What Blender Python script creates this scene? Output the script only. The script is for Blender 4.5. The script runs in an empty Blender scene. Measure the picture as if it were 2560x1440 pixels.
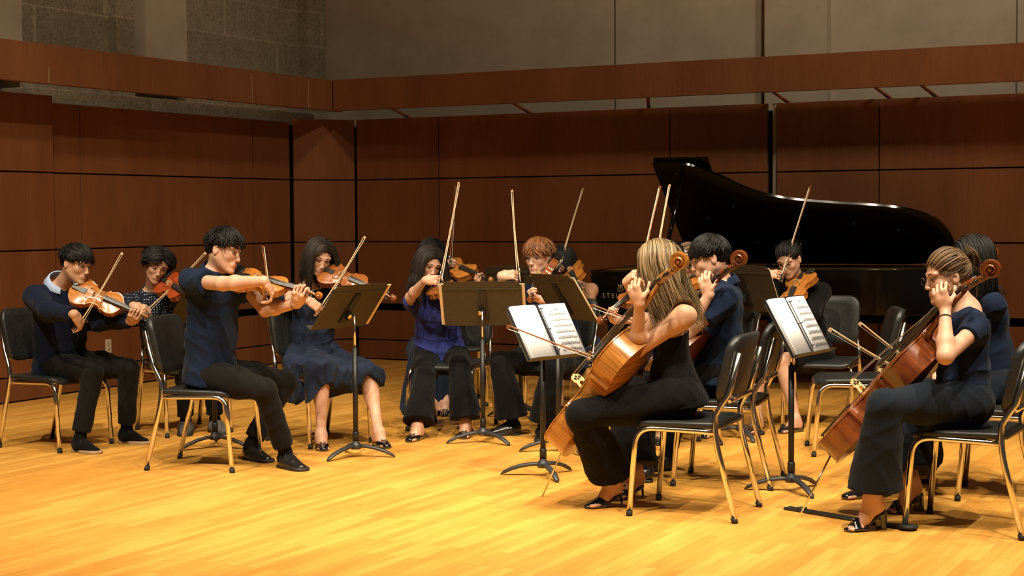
import bpy, bmesh, math, random
import numpy as np
from mathutils import Vector, Matrix
try:
    import openvdb as vdb
except Exception:
    import pyopenvdb as vdb
scn = bpy.context.scene
COL = scn.collection
PI = math.pi
# ---------------------------------------------------------------- camera
FPX, CAMH = 4000.0, 1.45                      # focal length in pixels of the 2560 wide frame, camera height
PITCH, ROLL = math.atan(181.0 / FPX), 0.00634
_F = Vector((0, math.cos(PITCH), -math.sin(PITCH)))
_R0 = Vector((1, 0, 0)); _U0 = Vector((0, math.sin(PITCH), math.cos(PITCH)))
CU = _U0 * math.cos(ROLL) + _R0 * math.sin(ROLL)
CR = _R0 * math.cos(ROLL) - _U0 * math.sin(ROLL)
CP = Vector((0, 0, CAMH))
cd = bpy.data.cameras.new('camera'); cam = bpy.data.objects.new('camera', cd); COL.objects.link(cam)
m = Matrix.Identity(4)
for i in range(3):
    m[i][0], m[i][1], m[i][2], m[i][3] = CR[i], CU[i], -_F[i], CP[i]
cam.matrix_world = m
cd.sensor_width = 36.0; cd.lens = FPX * 36.0 / 2560.0; cd.clip_end = 100
scn.camera = cam
vs = scn.view_settings
scn.display_settings.display_device = 'sRGB'
vs.view_transform = 'Standard'; vs.look = 'None'; vs.gamma = 1; vs.use_curve_mapping = False
vs.exposure = 0.08

def ray(px, py):
    d = _F + CR * ((px - 1280) / FPX) - CU * ((py - 720) / FPX)
    return d / d.y
def W(px, py, Y):                             # point of the sight line at distance Y
    return CP + ray(px, py) * Y
def G(px, py, z=0.0):                         # point of the sight line at height z
    d = ray(px, py)
    return CP + d * ((z - CAMH) / d.z)
def proj(p):
    d = Vector(p) - CP
    k = d.dot(_F)
    return (1280 + FPX * d.dot(CR) / k, 720 - FPX * d.dot(CU) / k)
def reach(a, px, py, L, near=True):           # point of the sight line at distance L from a
    a = Vector(a); d = ray(px, py).normalized()
    t0 = (a - CP).dot(d); q = CP + d * t0
    h2 = L * L - (q - a).length_squared
    if h2 <= 0: return a + (q - a).normalized() * min(L*1.06,(q-a).length)
    h = math.sqrt(h2)
    return CP + d * (t0 - h if near else t0 + h)
def V(*a): return Vector(a)

# ---------------------------------------------------------------- world and lights
w = bpy.data.worlds.new('world'); scn.world = w; w.use_nodes = True
w.node_tree.nodes['Background'].inputs[0].default_value = (1.0, 0.86, 0.70, 1)
w.node_tree.nodes['Background'].inputs[1].default_value = 0.055
def spot(name, loc, target, power, color, angle=50, blend=0.6, radius=0.12):
    l = bpy.data.lights.new(name, 'SPOT'); l.energy = power; l.color = color
    l.spot_size = math.radians(angle); l.spot_blend = blend; l.shadow_soft_size = radius
    o = bpy.data.objects.new(name, l); COL.objects.link(o); o.location = loc
    o.rotation_euler = (Vector(target) - Vector(loc)).to_track_quat('-Z', 'Y').to_euler()
    o['label'] = 'stage lamp or added wall light above the platform'
    o['category'] = 'stage lamp'
    return o
WARM = (1.0, 0.86, 0.64)
LIGHTS = [  # location, target, power, angle, radius
    ((-4.2, 4.6, 7.2), (-2.2, 9.0, 0.2), 1700, 50, .10),
    ((-1.2, 4.2, 7.4), (-0.6, 9.0, 0.2), 1700, 50, .10),
    ((1.9, 4.2, 7.4), (1.0, 8.4, 0.2), 1700, 50, .10),
    ((4.6, 4.8, 7.2), (2.4, 8.2, 0.2), 1450, 50, .10),
    ((-2.5, 8.4, 7.6), (-1.8, 9.6, 0.0), 800, 58, .12),
    ((0.9, 8.2, 7.6), (0.6, 9.4, 0.0), 800, 58, .12),
    ((3.2, 8.4, 7.6), (2.6, 9.2, 0.0), 600, 58, .12),
    ((-1.0, 5.2, 7.6), (-0.6, 6.2, 0.0), 800, 70, .15),
    ((2.2, 5.2, 7.6), (1.8, 6.2, 0.0), 800, 70, .15),
    ((-2.2, 6.0, 7.4), (-3.7, 12.0, 1.0), 800, 34, .10),  # extra spot, added to brighten the left wall
]
for i, (lo, ta, pw, an, ra) in enumerate(LIGHTS):
    spot('stage_lamp', lo, ta, pw, WARM, an, .7, ra)

WASH = [((2.6, 9.2, 8.3), (1.9, 14.5, 3.7), 560, 76, .25), ((4.2, 9.0, 8.3), (4.5, 13.6, 3.7), 520, 76, .25),
        ((-1.3, 9.2, 8.3), (-3.5, 12.7, 3.6), 620, 56, .25)]  # wash spots added to lift the upper walls and the gap strip
for lo, ta, pw, an, ra in WASH:
    spot('added_wall_wash', lo, ta, pw, (1.0, .86, .66), an, .8, ra)

# ---------------------------------------------------------------- materials
def mat(name, color=(.5, .5, .5), rough=.5, metal=0.0, spec=.5, coat=0.0, sheen=0.0, fn=None, sss=0.0):
    m = bpy.data.materials.new(name); m.use_nodes = True
    nt = m.node_tree; b = nt.nodes['Principled BSDF']
    b.inputs['Base Color'].default_value = (*color, 1)
    b.inputs['Roughness'].default_value = rough
    b.inputs['Metallic'].default_value = metal
    b.inputs['Specular IOR Level'].default_value = spec
    b.inputs['Coat Weight'].default_value = coat
    b.inputs['Coat Roughness'].default_value = .12
    b.inputs['Sheen Weight'].default_value = sheen
    if sss:
        b.inputs['Subsurface Weight'].default_value = sss
        b.inputs['Subsurface Radius'].default_value = (1, .35, .18)
        b.inputs['Subsurface Scale'].default_value = .012
    if fn: fn(nt, b)
    return m
def nd(nt, typ, **kw):
    n = nt.nodes.new(typ)
    for k, v in kw.items():
        if k in n.inputs: n.inputs[k].default_value = v
        else: setattr(n, k, v)
    return n
def coords(nt, scale=(1, 1, 1), rot=(0, 0, 0), kind='Object'):
    t = nt.nodes.new('ShaderNodeTexCoord'); mp = nt.nodes.new('ShaderNodeMapping')
    mp.inputs['Scale'].default_value = scale; mp.inputs['Rotation'].default_value = rot
    nt.links.new(t.outputs[kind], mp.inputs['Vector'])
    return mp.outputs[0]
def ramp(nt, src, stops):
    r = nt.nodes.new('ShaderNodeValToRGB')
    e = r.color_ramp.elements
    while len(e) > len(stops): e.remove(e[-1])
    while len(e) < len(stops): e.new(1)
    for q, (p, c) in zip(e, stops): q.position = p; q.color = (*c, 1)
    nt.links.new(src, r.inputs[0]); return r.outputs[0]
def noise(nt, vec, scale=5, detail=4, rough=.55, dist=0.0):
    n = nd(nt, 'ShaderNodeTexNoise'); n.inputs['Scale'].default_value = scale
    n.inputs['Detail'].default_value = detail; n.inputs['Roughness'].default_value = rough
    n.inputs['Distortion'].default_value = dist
    nt.links.new(vec, n.inputs['Vector']); return n.outputs[0]
def mixc(nt, fac, a, b, mode='MIX'):
    n = nt.nodes.new('ShaderNodeMix'); n.data_type = 'RGBA'; n.blend_type = mode
    for idx, x in ((0, fac), (6, a), (7, b)):
        if isinstance(x, (int, float)): n.inputs[idx].default_value = x
        elif isinstance(x, tuple): n.inputs[idx].default_value = (*x, 1)
        else: nt.links.new(x, n.inputs[idx])
    return n.outputs[2]
def bump(nt, b, h, strength=.2, dist=.01):
    n = nt.nodes.new('ShaderNodeBump'); n.inputs['Strength'].default_value = strength
    n.inputs['Distance'].default_value = dist
    nt.links.new(h, n.inputs['Height']); nt.links.new(n.outputs[0], b.inputs['Normal'])
def varied(c1, c2, scale=(1, 1, 1), nscale=6, rough=None, bmp=0.0, bd=.004, detail=5, lo=.35, hi=.65, dist=0.0):
    def f(nt, b):
        v = coords(nt, scale); n = noise(nt, v, nscale, detail, .6, dist)
        nt.links.new(ramp(nt, n, [(lo, c1), (hi, c2)]), b.inputs['Base Color'])
        if bmp: bump(nt, b, n, bmp, bd)
    return f

def m_floor(nt, b):
    # narrow maple strips running parallel to the left wall (object X axis)
    v = coords(nt)
    br = nd(nt, 'ShaderNodeTexBrick'); br.offset = .37; br.squash = 1
    br.inputs['Scale'].default_value = 1
    br.inputs['Brick Width'].default_value = .72; br.inputs['Row Height'].default_value = .057
    br.inputs['Mortar Size'].default_value = .0006; br.inputs['Mortar Smooth'].default_value = .4
    br.inputs['Color1'].default_value = (0, 0, 0, 1); br.inputs['Color2'].default_value = (1, 1, 1, 1)
    br.inputs['Mortar'].default_value = (0.35, 0.35, 0.35, 1); br.inputs['Bias'].default_value = 0
    nt.links.new(v, br.inputs['Vector'])
    tone = ramp(nt, br.outputs['Color'], [(0, (.60, .285, .050)), (.5, (.66, .330, .062)), (1, (.73, .395, .085))])
    v2 = coords(nt, (1.2, 22, 1)); g = noise(nt, v2, 3.0, 5, .6, .3)
    grain = ramp(nt, g, [(.3, (.86, .80, .72)), (.7, (1.06, 1.05, 1.03))])
    c = mixc(nt, .75, tone, grain, 'MULTIPLY')
    v3 = coords(nt, (.7, 3.0, 1)); g3 = noise(nt, v3, 1.6, 4, .6)
    c = mixc(nt, .5, c, ramp(nt, g3, [(.35, (.80, .70, .58)), (.62, (1.05, 1.05, 1.05))]), 'MULTIPLY')
    v4 = coords(nt, (1, 1.6, 1)); g4 = noise(nt, v4, 9, 2, .5)
    c = mixc(nt, .55, c, ramp(nt, g4, [(.20, (.35, .25, .15)), (.27, (1, 1, 1))]), 'MULTIPLY')
    c = mixc(nt, br.outputs['Fac'], c, (.20, .085, .02))
    nt.links.new(c, b.inputs['Base Color'])
    rr = nd(nt, 'ShaderNodeMapRange'); rr.inputs['To Min'].default_value = .36; rr.inputs['To Max'].default_value = .56
    nt.links.new(g3, rr.inputs['Value']); nt.links.new(rr.outputs[0], b.inputs['Roughness'])
    bump(nt, b, g, .04, .002)
M = {}
M['floor'] = mat('maple_floor', rough=.45, spec=.35, fn=m_floor)
def m_panel(nt, b):
    v = coords(nt, (1, 1, .25)); n = noise(nt, v, 2.2, 6, .65, .4)
    v2 = coords(nt, (60, 60, 3)); n2 = noise(nt, v2, 1.5, 3, .6)
    c = ramp(nt, n, [(.3, (.185, .068, .026)), (.7, (.265, .103, .040))])
    c = mixc(nt, .35, c, ramp(nt, n2, [(.3, (.75, .7, .7)), (.7, (1.15, 1.15, 1.15))]), 'MULTIPLY')
    nt.links.new(c, b.inputs['Base Color'])
M['panel'] = mat('mahogany_panel', rough=.5, spec=.22, fn=m_panel)
M['black_gap'] = mat('black_gap', (.004, .003, .003), .9, spec=.1)
M['plaster'] = mat('cream_plaster', rough=.9, spec=.1, fn=varied((.40, .33, .235), (.46, .38, .28), nscale=3, bmp=.05))
def m_block(nt, b):
    v = coords(nt, (1, 1, 1), (PI / 2, 0, 0))
    br = nd(nt, 'ShaderNodeTexBrick'); br.offset = .5
    br.inputs['Scale'].default_value = 1; br.inputs['Brick Width'].default_value = .80; br.inputs['Row Height'].default_value = .36
    br.inputs['Mortar Size'].default_value = .008; br.inputs['Bias'].default_value = 0
    br.inputs['Color1'].default_value = (.27, .225, .155, 1); br.inputs['Color2'].default_value = (.34, .285, .20, 1)
    br.inputs['Mortar'].default_value = (.40, .34, .24, 1)
    nt.links.new(v, br.inputs['Vector'])
    n = noise(nt, coords(nt), 38, 6, .7); n2 = noise(nt, coords(nt), 6, 3, .6)
    c = mixc(nt, .8, br.outputs['Color'], ramp(nt, n, [(.36, (.62, .58, .52)), (.56, (1.1, 1.1, 1.1))]), 'MULTIPLY')
    c = mixc(nt, .5, c, ramp(nt, n2, [(.3, (.7, .68, .64)), (.7, (1.1, 1.1, 1.1))]), 'MULTIPLY')
    nt.links.new(c, b.inputs['Base Color']); bump(nt, b, n, .6, .01)
M['block'] = mat('rough_concrete_block', rough=.95, spec=.1, fn=m_block)
M['chrome'] = mat('chrome', (.78, .74, .66), .16, 1.0)
M['black_plastic'] = mat('black_chair_plastic', rough=.42, spec=.45, fn=varied((.010, .011, .011), (.018, .019, .019), nscale=60, bmp=.15, bd=.002))
M['rubber'] = mat('black_rubber', (.01, .01, .01), .7)
M['stand_metal'] = mat('black_stand_metal', (.016, .015, .014), .45, .25, spec=.5)
M['stand_desk'] = mat('black_stand_desk', rough=.55, spec=.5, fn=varied((.030, .024, .013), (.045, .036, .020), nscale=90, bmp=.1, bd=.001))
M['stand_grey'] = mat('dark_grey_cast_metal', (.035, .037, .040), .42, .2, spec=.5)
M['paper'] = mat('white_paper', (.84, .85, .88), .8, spec=.2)
M['cream_card'] = mat('cream_card', (.72, .56, .33), .7)
M['ink'] = mat('black_ink', (.03, .03, .035), .7)
M['binder'] = mat('black_binder_cover', (.012, .012, .016), .45)
M['piano'] = mat('black_piano_lacquer', (.0045, .0043, .004), .10, spec=.5, coat=.6)
M['brass'] = mat('brass', (.75, .52, .20), .3, 1.0)
M['gold_letter'] = mat('gold_lettering', (.80, .62, .30), .35, .6)
M['white_plate'] = mat('ivory_plastic', (.62, .56, .42), .5)
M['led'] = mat('green_lamp', (.2, .8, .1), .4)
M['led'].node_tree.nodes['Principled BSDF'].inputs['Emission Color'].default_value = (.3, 1, .15, 1)
M['led'].node_tree.nodes['Principled BSDF'].inputs['Emission Strength'].default_value = 1.2

# ---------------------------------------------------------------- mesh helpers
def link_mesh(name, verts, faces, material, parent=None, smooth=True, mi=None, loc=None):
    me = bpy.data.meshes.new(name)
    me.from_pydata([tuple(v) for v in verts], [], faces)
    for mm in (material if isinstance(material, (list, tuple)) else [material]): me.materials.append(mm)
    if mi is not None: me.polygons.foreach_set('material_index', mi)
    me.polygons.foreach_set('use_smooth', [smooth] * len(me.polygons))
    me.update()
    o = bpy.data.objects.new(name, me); COL.objects.link(o)
    if parent is not None: o.parent = parent
    if loc is not None: o.location = loc
    return o
def empty(name, label, cat, loc=(0, 0, 0), rz=0, group=None):
    o = bpy.data.objects.new(name, None); COL.objects.link(o)
    o.empty_display_size = .1
    o.location = loc; o.rotation_euler = (0, 0, rz); o['label'] = label; o['category'] = cat
    if group: o['group'] = group
    return o
def tag(o, label=None, cat=None, group=None, kind=None):
    if label: o['label'] = label
    if cat: o['category'] = cat
    if group: o['group'] = group
    if kind: o['kind'] = kind
    return o
class MB:                                     # collects shapes into ONE mesh
    def __init__(s): s.v = []; s.f = []; s.mi = []; s.cur = 0
    def add(s, vs_, fs_):
        k = len(s.v); s.v += [Vector(v) for v in vs_]; s.f += [tuple(i + k for i in f) for f in fs_]
        s.mi += [s.cur] * len(fs_)
        return s
    def box(s, c, size, R=None, bev=0.0):
        x, y, z = [q / 2 for q in size]
        if bev <= 0:
            vv = [V(a, b, d) for a in (-x, x) for b in (-y, y) for d in (-z, z)]
            ff = [(0, 1, 3, 2), (4, 6, 7, 5), (0, 4, 5, 1), (2, 3, 7, 6), (0, 2, 6, 4), (1, 5, 7, 3)]
        else:
            bm = bmesh.new(); bmesh.ops.create_cube(bm, size=1)
            for v in bm.verts: v.co = V(v.co.x * 2 * x, v.co.y * 2 * y, v.co.z * 2 * z)
            bmesh.ops.bevel(bm, geom=bm.edges[:], offset=min(bev, x * .98, y * .98, z * .98), segments=2, profile=.5, affect='EDGES')
            bm.verts.index_update()
            vv = [v.co.copy() for v in bm.verts]; ff = [tuple(v.index for v in f.verts) for f in bm.faces]; bm.free()
        if R is not None: vv = [R @ v for v in vv]
        return s.add([v + Vector(c) for v in vv], ff)
    def tube(s, pts, r, n=8, cap=True, flat=None, closed=False):
        # pts path, r radius or list; flat=(axis, ratio) widens the section along axis
        pts = [Vector(p) for p in pts]; N = len(pts)
        rs = r if isinstance(r, (list, tuple)) else [r] * N
        vv = []; ref = None
        for i, p in enumerate(pts):
            if closed: t = pts[(i + 1) % N] - pts[i - 1]
            else: t = pts[min(i + 1, N - 1)] - pts[max(i - 1, 0)]
            if t.length < 1e-9: t = V(0, 0, 1)
            t.normalize()
            if ref is None:
                ref = V(0, 0, 1) if abs(t.z) < .9 else V(1, 0, 0)
                if flat: ref = Vector(flat[0])
            a = ref - t * ref.dot(t)
            if a.length < 1e-6: a = t.orthogonal()
            a.normalize(); b = t.cross(a); 
            if not flat: ref = a
            k = flat[1] if flat else 1.0
            for j in range(n):
                th = 2 * PI * j / n
                vv.append(p + a * (math.cos(th) * rs[i] * k) + b * (math.sin(th) * rs[i]))
        ff = []
        M_ = N if closed else N - 1
        for i in range(M_):
            for j in range(n):
                i2 = (i + 1) % N
                ff.append((i * n + j, i * n + (j + 1) % n, i2 * n + (j + 1) % n, i2 * n + j))
        if cap and not closed:
            ff.append(tuple(range(n))[::-1]); ff.append(tuple((N - 1) * n + j for j in range(n)))
        return s.add(vv, ff)
    def prism(s, poly, axis_o, ax, ay, az, depth):
        # polygon in (ax, ay) plane extruded along az
        o = Vector(axis_o); ax, ay, az = Vector(ax), Vector(ay), Vector(az)
        n = len(poly)
        vv = [o + ax * x + ay * y for x, y in poly] + [o + ax * x + ay * y + az * depth for x, y in poly]
        ff = [tuple(range(n))[::-1], tuple(range(n, 2 * n))] + [(i, (i + 1) % n, n + (i + 1) % n, n + i) for i in range(n)]
        return s.add(vv, ff)
    def lathe(s, o, axis, prof, n=12):
        o = Vector(o); ax = Vector(axis).normalized(); a = ax.orthogonal().normalized(); b = ax.cross(a)
        vv = []
        for t, r in prof:
            for j in range(n):
                th = 2 * PI * j / n; vv.append(o + ax * t + (a * math.cos(th) + b * math.sin(th)) * r)
        N = len(prof)
        ff = [(i * n + j, i * n + (j + 1) % n, (i + 1) * n + (j + 1) % n, (i + 1) * n + j) for i in range(N - 1) for j in range(n)]
        ff.append(tuple(range(n))[::-1]); ff.append(tuple((N - 1) * n + j for j in range(n)))
        return s.add(vv, ff)
    def ball(s, c, r, n=10, R=None):
        r = r if isinstance(r, (tuple, list)) else (r, r, r)
        vv = []; ff = []
        m_ = n // 2 + 1
        for i in range(m_ + 1):
            ph = PI * i / m_
            for j in range(n):
                th = 2 * PI * j / n
                q = V(r[0] * math.sin(ph) * math.cos(th), r[1] * math.sin(ph) * math.sin(th), r[2] * math.cos(ph))
                vv.append((R @ q if R is not None else q) + Vector(c))
        for i in range(m_):
            for j in range(n):
                ff.append((i * n + j, (i + 1) * n + j, (i + 1) * n + (j + 1) % n, i * n + (j + 1) % n))
        return s.add(vv, ff)
    def build(s, name, material, parent=None, smooth=True, xf=None, loc=None, auto=None):
        vv = s.v if xf is None else [xf @ v for v in s.v]
        o = link_mesh(name, vv, s.f, material, parent, smooth, s.mi if isinstance(material, (list, tuple)) else None, loc)
        if auto is not None and smooth:
            sharp_by_angle(o.data, math.radians(auto))
        return o
def sharp_by_angle(me, ang):
    bm = bmesh.new(); bm.from_mesh(me)
    bmesh.ops.recalc_face_normals(bm, faces=bm.faces)
    for e in bm.edges:
        if len(e.link_faces) == 2 and e.calc_face_angle(0) > ang: e.smooth = False
    bm.to_mesh(me); bm.free()
def copy_tree(o, parent=None):
    c = o.copy(); COL.objects.link(c)
    if parent is not None: c.parent = parent
    for ch in list(o.children): copy_tree(ch, c)
    return c
def basis(x, y, z):
    m = Matrix.Identity(4)
    for i in range(3): m[i][0], m[i][1], m[i][2] = x[i], y[i], z[i]
    return m
def ortho(z, near_x):
    z = Vector(z).normalized(); x = Vector(near_x); x = (x - z * x.dot(z)).normalized()
    return x, z.cross(x), z
def fit2d(local, world):
    # rigid 2D fit of local points on world points: returns angle, translation
    L = np.array([[p[0], p[1]] for p in local]); Wd = np.array([[p[0], p[1]] for p in world])
    lc, wc = L.mean(0), Wd.mean(0); a = L - lc; b = Wd - wc
    th = math.atan2((a[:, 0] * b[:, 1] - a[:, 1] * b[:, 0]).sum(), (a * b).sum())
    c, s = math.cos(th), math.sin(th)
    t = wc - np.array([c * lc[0] - s * lc[1], s * lc[0] + c * lc[1]])
    return th, t

# ---------------------------------------------------------------- room
AZ = math.atan((3400 - 1280) / FPX)           # left wall runs towards this direction
DL = V(math.sin(AZ), math.cos(AZ), 0)         # along the left wall, away from the camera
DR = V(math.cos(AZ), -math.sin(AZ), 0)        # along the back wall, to the right
CORNER = G(815, 893)                          # where both panel planes meet
def wall_frame(origin, along, inward):        # matrix: local x along, y outwards from the room, z up
    return Matrix.Translation(origin) @ basis(along, -inward, V(0, 0, 1))
BACK = wall_frame(CORNER, DR, -DL)            # local +y leads behind the back wall
LEFT = wall_frame(CORNER, -DL, DR)            # local x runs towards the camera; +y behind the wall
def at_wall(px, frame, inwards=0.0):          # local x of a picture column on that wall plane
    d = ray(px, 600); d.z = 0; o = frame.translation; n = frame.to_3x3() @ V(0, 1, 0); n.z = 0
    o = o - n * inwards
    t = (o - CP).dot(n) / d.dot(n); p = CP + d * t
    return (p - frame.translation).dot(frame.to_3x3() @ V(1, 0, 0))
fl = MB(); fl.box((0, 0, -.1), (24, 26, .2)); fo = fl.build('floor', M['floor'], smooth=False)
fo.rotation_euler = (0, 0, math.atan2(DL.y, DL.x)); fo.location = (0, 6, 0)
tag(fo, kind='structure')
ROWS = [(.012, .195), (.207, .50), (.572, 1.19), (1.202, 1.815), (1.827, 2.43)]
def panels(frame, xs, name, off=0.0, top=2.43):
    mb = MB()
    for a, b in zip(xs[:-1], xs[1:]):
        for z0, z1 in ROWS:
            z1 = top if z1 == 2.43 else z1
            mb.box(((a + b) / 2, .02 + off, (z0 + z1) / 2), (abs(b - a) - .010, .04, z1 - z0), bev=.002)
    o = mb.build(name, M['panel'], smooth=False, xf=frame); tag(o, kind='structure'); return o
bk = [at_wall(x, BACK) for x in (893, 1098, 1675, 1919)]
panels(BACK, bk, 'wall_back')
bk2 = [at_wall(x, BACK) for x in (1940, 2197)] + [at_wall(2197, BACK) + 2.6, at_wall(2197, BACK) + 5.2]
panels(BACK, bk2, 'wall_back_right')
lf = [at_wall(x, LEFT) for x in (727, 635, 205)] + [at_wall(136, LEFT)]
panels(LEFT, lf, 'wall_left', .0, 2.39)
lf2 = [at_wall(136, LEFT, .06), at_wall(136, LEFT, .06) + 2.6, at_wall(136, LEFT, .06) + 5]
panels(LEFT, lf2, 'wall_left_front', -.07, 2.44)
# slanting corner panel
ca = BACK @ V(at_wall(887, BACK), .02, 0); cb = LEFT @ V(at_wall(739, LEFT), .02, 0)
cdir = (ca - cb).normalized(); CORN = wall_frame(cb, cdir, V(cdir.y, -cdir.x, 0))
panels(CORN, [0, (ca - cb).length], 'wall_corner')
# black backing behind the joints
mb = MB()
for fr, x0, x1, off in ((BACK, bk[0] - .05, bk2[-1], .06), (LEFT, lf[0] - .05, lf2[-1], .06)):
    mb.add([fr @ v for v in MB().box(((x0 + x1) / 2, off + .01, 1.19), (x1 - x0, .02, 2.36)).v], MB().box((0, 0, 0), (1, 1, 1)).f)
mb.add([CORN @ v for v in MB().box(((ca - cb).length / 2, .08, 1.19), ((ca - cb).length + .3, .02, 2.36)).v], MB().box((0, 0, 0), (1, 1, 1)).f)
tag(mb.build('wall_backing', M['black_gap'], smooth=False), kind='structure')
def strip(frame, x0, x1, y0, y1, z0, z1, mb, bev=0):
    t = MB().box(((x0 + x1) / 2, (y0 + y1) / 2, (z0 + z1) / 2), (abs(x1 - x0), abs(y1 - y0), abs(z1 - z0)), bev=bev)
    mb.add([frame @ v for v in t.v], t.f)
# the wooden band above the panels
mb = MB(); xe = bk2[-1]
BX = at_wall(847, BACK, .30); LX = at_wall(847, LEFT, .30)
strip(BACK, BX - .02, xe, -.34, -.27, 2.505, 2.81, mb); tag(mb.build('trim_1', M['panel'], smooth=False), kind='structure')
mb = MB(); strip(LEFT, LX - .02, lf2[-1], -.34, -.27, 2.505, 2.81, mb)
tag(mb.build('trim_2', M['panel'], smooth=False), kind='structure')
# thin diagonal bars added in place of faint slanting shadows behind the band
mb = MB()
for px in (1010, 1312, 1608, 1960, 2215, 2330):
    x = at_wall(px, BACK)
    mb.tube([BACK @ V(x - .16 * (1 if px != 1608 else -1), -.28, 2.62), BACK @ V(x + .12 * (1 if px != 1608 else -1), .46, 2.30)], .018, 6)
tag(mb.build('shadow_bars', M['panel'], smooth=True), kind='structure')
# upper walls
mb = MB(); strip(BACK, -1.0, xe, .55, .75, 0, 7.5, mb)
strip(BACK, at_wall(1918, BACK, -.5), at_wall(2072, BACK, -.5), .42, .60, 0, 7.5, mb)
tag(mb.build('wall_back_upper', M['plaster'], smooth=False), kind='structure')
mb = MB()
for px in (1540, 2538):
    x = at_wall(px, BACK, -.55); strip(BACK, x - .006, x + .006, .545, .56, 0, 7.5, mb)
tag(mb.build('trim_4', mat('dark_joint', (.12, .095, .06), .9), smooth=False), kind='structure')  # thin dark vertical lines on the upper back wall
mb = MB(); strip(LEFT, -1.0, lf2[-1], .45, .65, 0, 7.5, mb)
tag(mb.build('wall_left_upper', M['block'], smooth=False), kind='structure')
mb = MB()
for p0, p1, yy in ((475, 372, .30), (66, -400, .36)):
    a, b = at_wall(p0, LEFT, -yy), at_wall(p1, LEFT, -yy); strip(LEFT, a, b, yy, .5, 2.6, 7.5, mb)
tag(mb.build('wall_left_plaster', M['plaster'], smooth=False), kind='structure')
mb = MB()
a, b = at_wall(340, LEFT, -.38), at_wall(296, LEFT, -.38); strip(LEFT, a, b, .36, .5, 0, 7.5, mb)
a, b = at_wall(845, LEFT, -.38), at_wall(765, LEFT, -.38); strip(LEFT, a, b, .33, .5, 0, 7.5, mb)
strip(LEFT, 0.0, at_wall(66, LEFT, -.2), .12, .5, 2.36, 2.52, mb)
tag(mb.build('wall_left_ledge', M['block'], smooth=False), kind='structure')
mb = MB(); strip(BACK, at_wall(1929, BACK), at_wall(1938, BACK), .03, .05, 0, 2.43, mb); tag(mb.build('trim_6', M['plaster'], smooth=False), kind='structure')
# thin joints of the band
mb = MB()
for px in (130, 635, 775):
    x = at_wall(px, LEFT, .34); strip(LEFT, x - .004, x + .004, -.3425, -.339, 2.51, 2.63 if px == 130 else 2.78, mb)
tag(mb.build('trim_5', mat('pale_joint', (.35, .22, .12), .8), smooth=False), kind='structure')
# ceiling far above and the dark hall behind the camera
mb = MB(); mb.box((0, 6, 9.1), (26, 30, .2)); tag(mb.build('ceiling', mat('dark_ceiling', (.10, .08, .06), .9), smooth=False), kind='structure')
# ---------------------------------------------------------------- chairs
def rrect(w, h, r, n=5, corners=(1, 1, 1, 1)):
    pts = []
    for k, (sx, sy) in enumerate(((1, -1), (1, 1), (-1, 1), (-1, -1))):
        rr = r if corners[k] else .012
        cx, cy = sx * (w / 2 - rr), sy * (h / 2 - rr)
        a0 = (-90, 0, 90, 180)[k]
        for i in range(n + 1):
            a = math.radians(a0 + 90 * i / n); pts.append((cx + rr * math.cos(a), cy + rr * math.sin(a)))
    return pts
def slab(poly, thick, fn, name, material, parent, grid=None):
    # rounded slab: polygon offset rings, bent by fn(x, y, side) -> point
    mb = MB(); n = len(poly)
    cx = sum(p[0] for p in poly) / n; cy = sum(p[1] for p in poly) / n
    rings = [(.0, 1), (.35, 1), (.7, 1), (.94, 1), (.985, .75), (1, .35), (1, -.35), (.985, -.75), (.94, -1), (.7, -1), (.35, -1), (.0, -1)]
    vv = []
    for s, side in rings:
        for x, y in poly: vv.append(fn(cx + (x - cx) * s, cy + (y - cy) * s, side * thick / 2))
    ff = []
    for i in range(len(rings) - 1):
        for j in range(n): ff.append((i * n + j, i * n + (j + 1) % n, (i + 1) * n + (j + 1) % n, (i + 1) * n + j))
    mb.add(vv, ff); return mb.build(name, material, parent)
def arc_pts(a, b, c, n=5):                    # quadratic bend through corner b
    a, b, c = Vector(a), Vector(b), Vector(c)
    return [a * (1 - t) ** 2 + b * 2 * t * (1 - t) + c * t * t for t in [i / n for i in range(n + 1)]]
CH_F = [(-.225, .25), (.225, .25), (-.225, -.27), (.225, -.27)]    # front left/right, rear left/right in chair space (seen from the sitter's back: left is -x)
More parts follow.
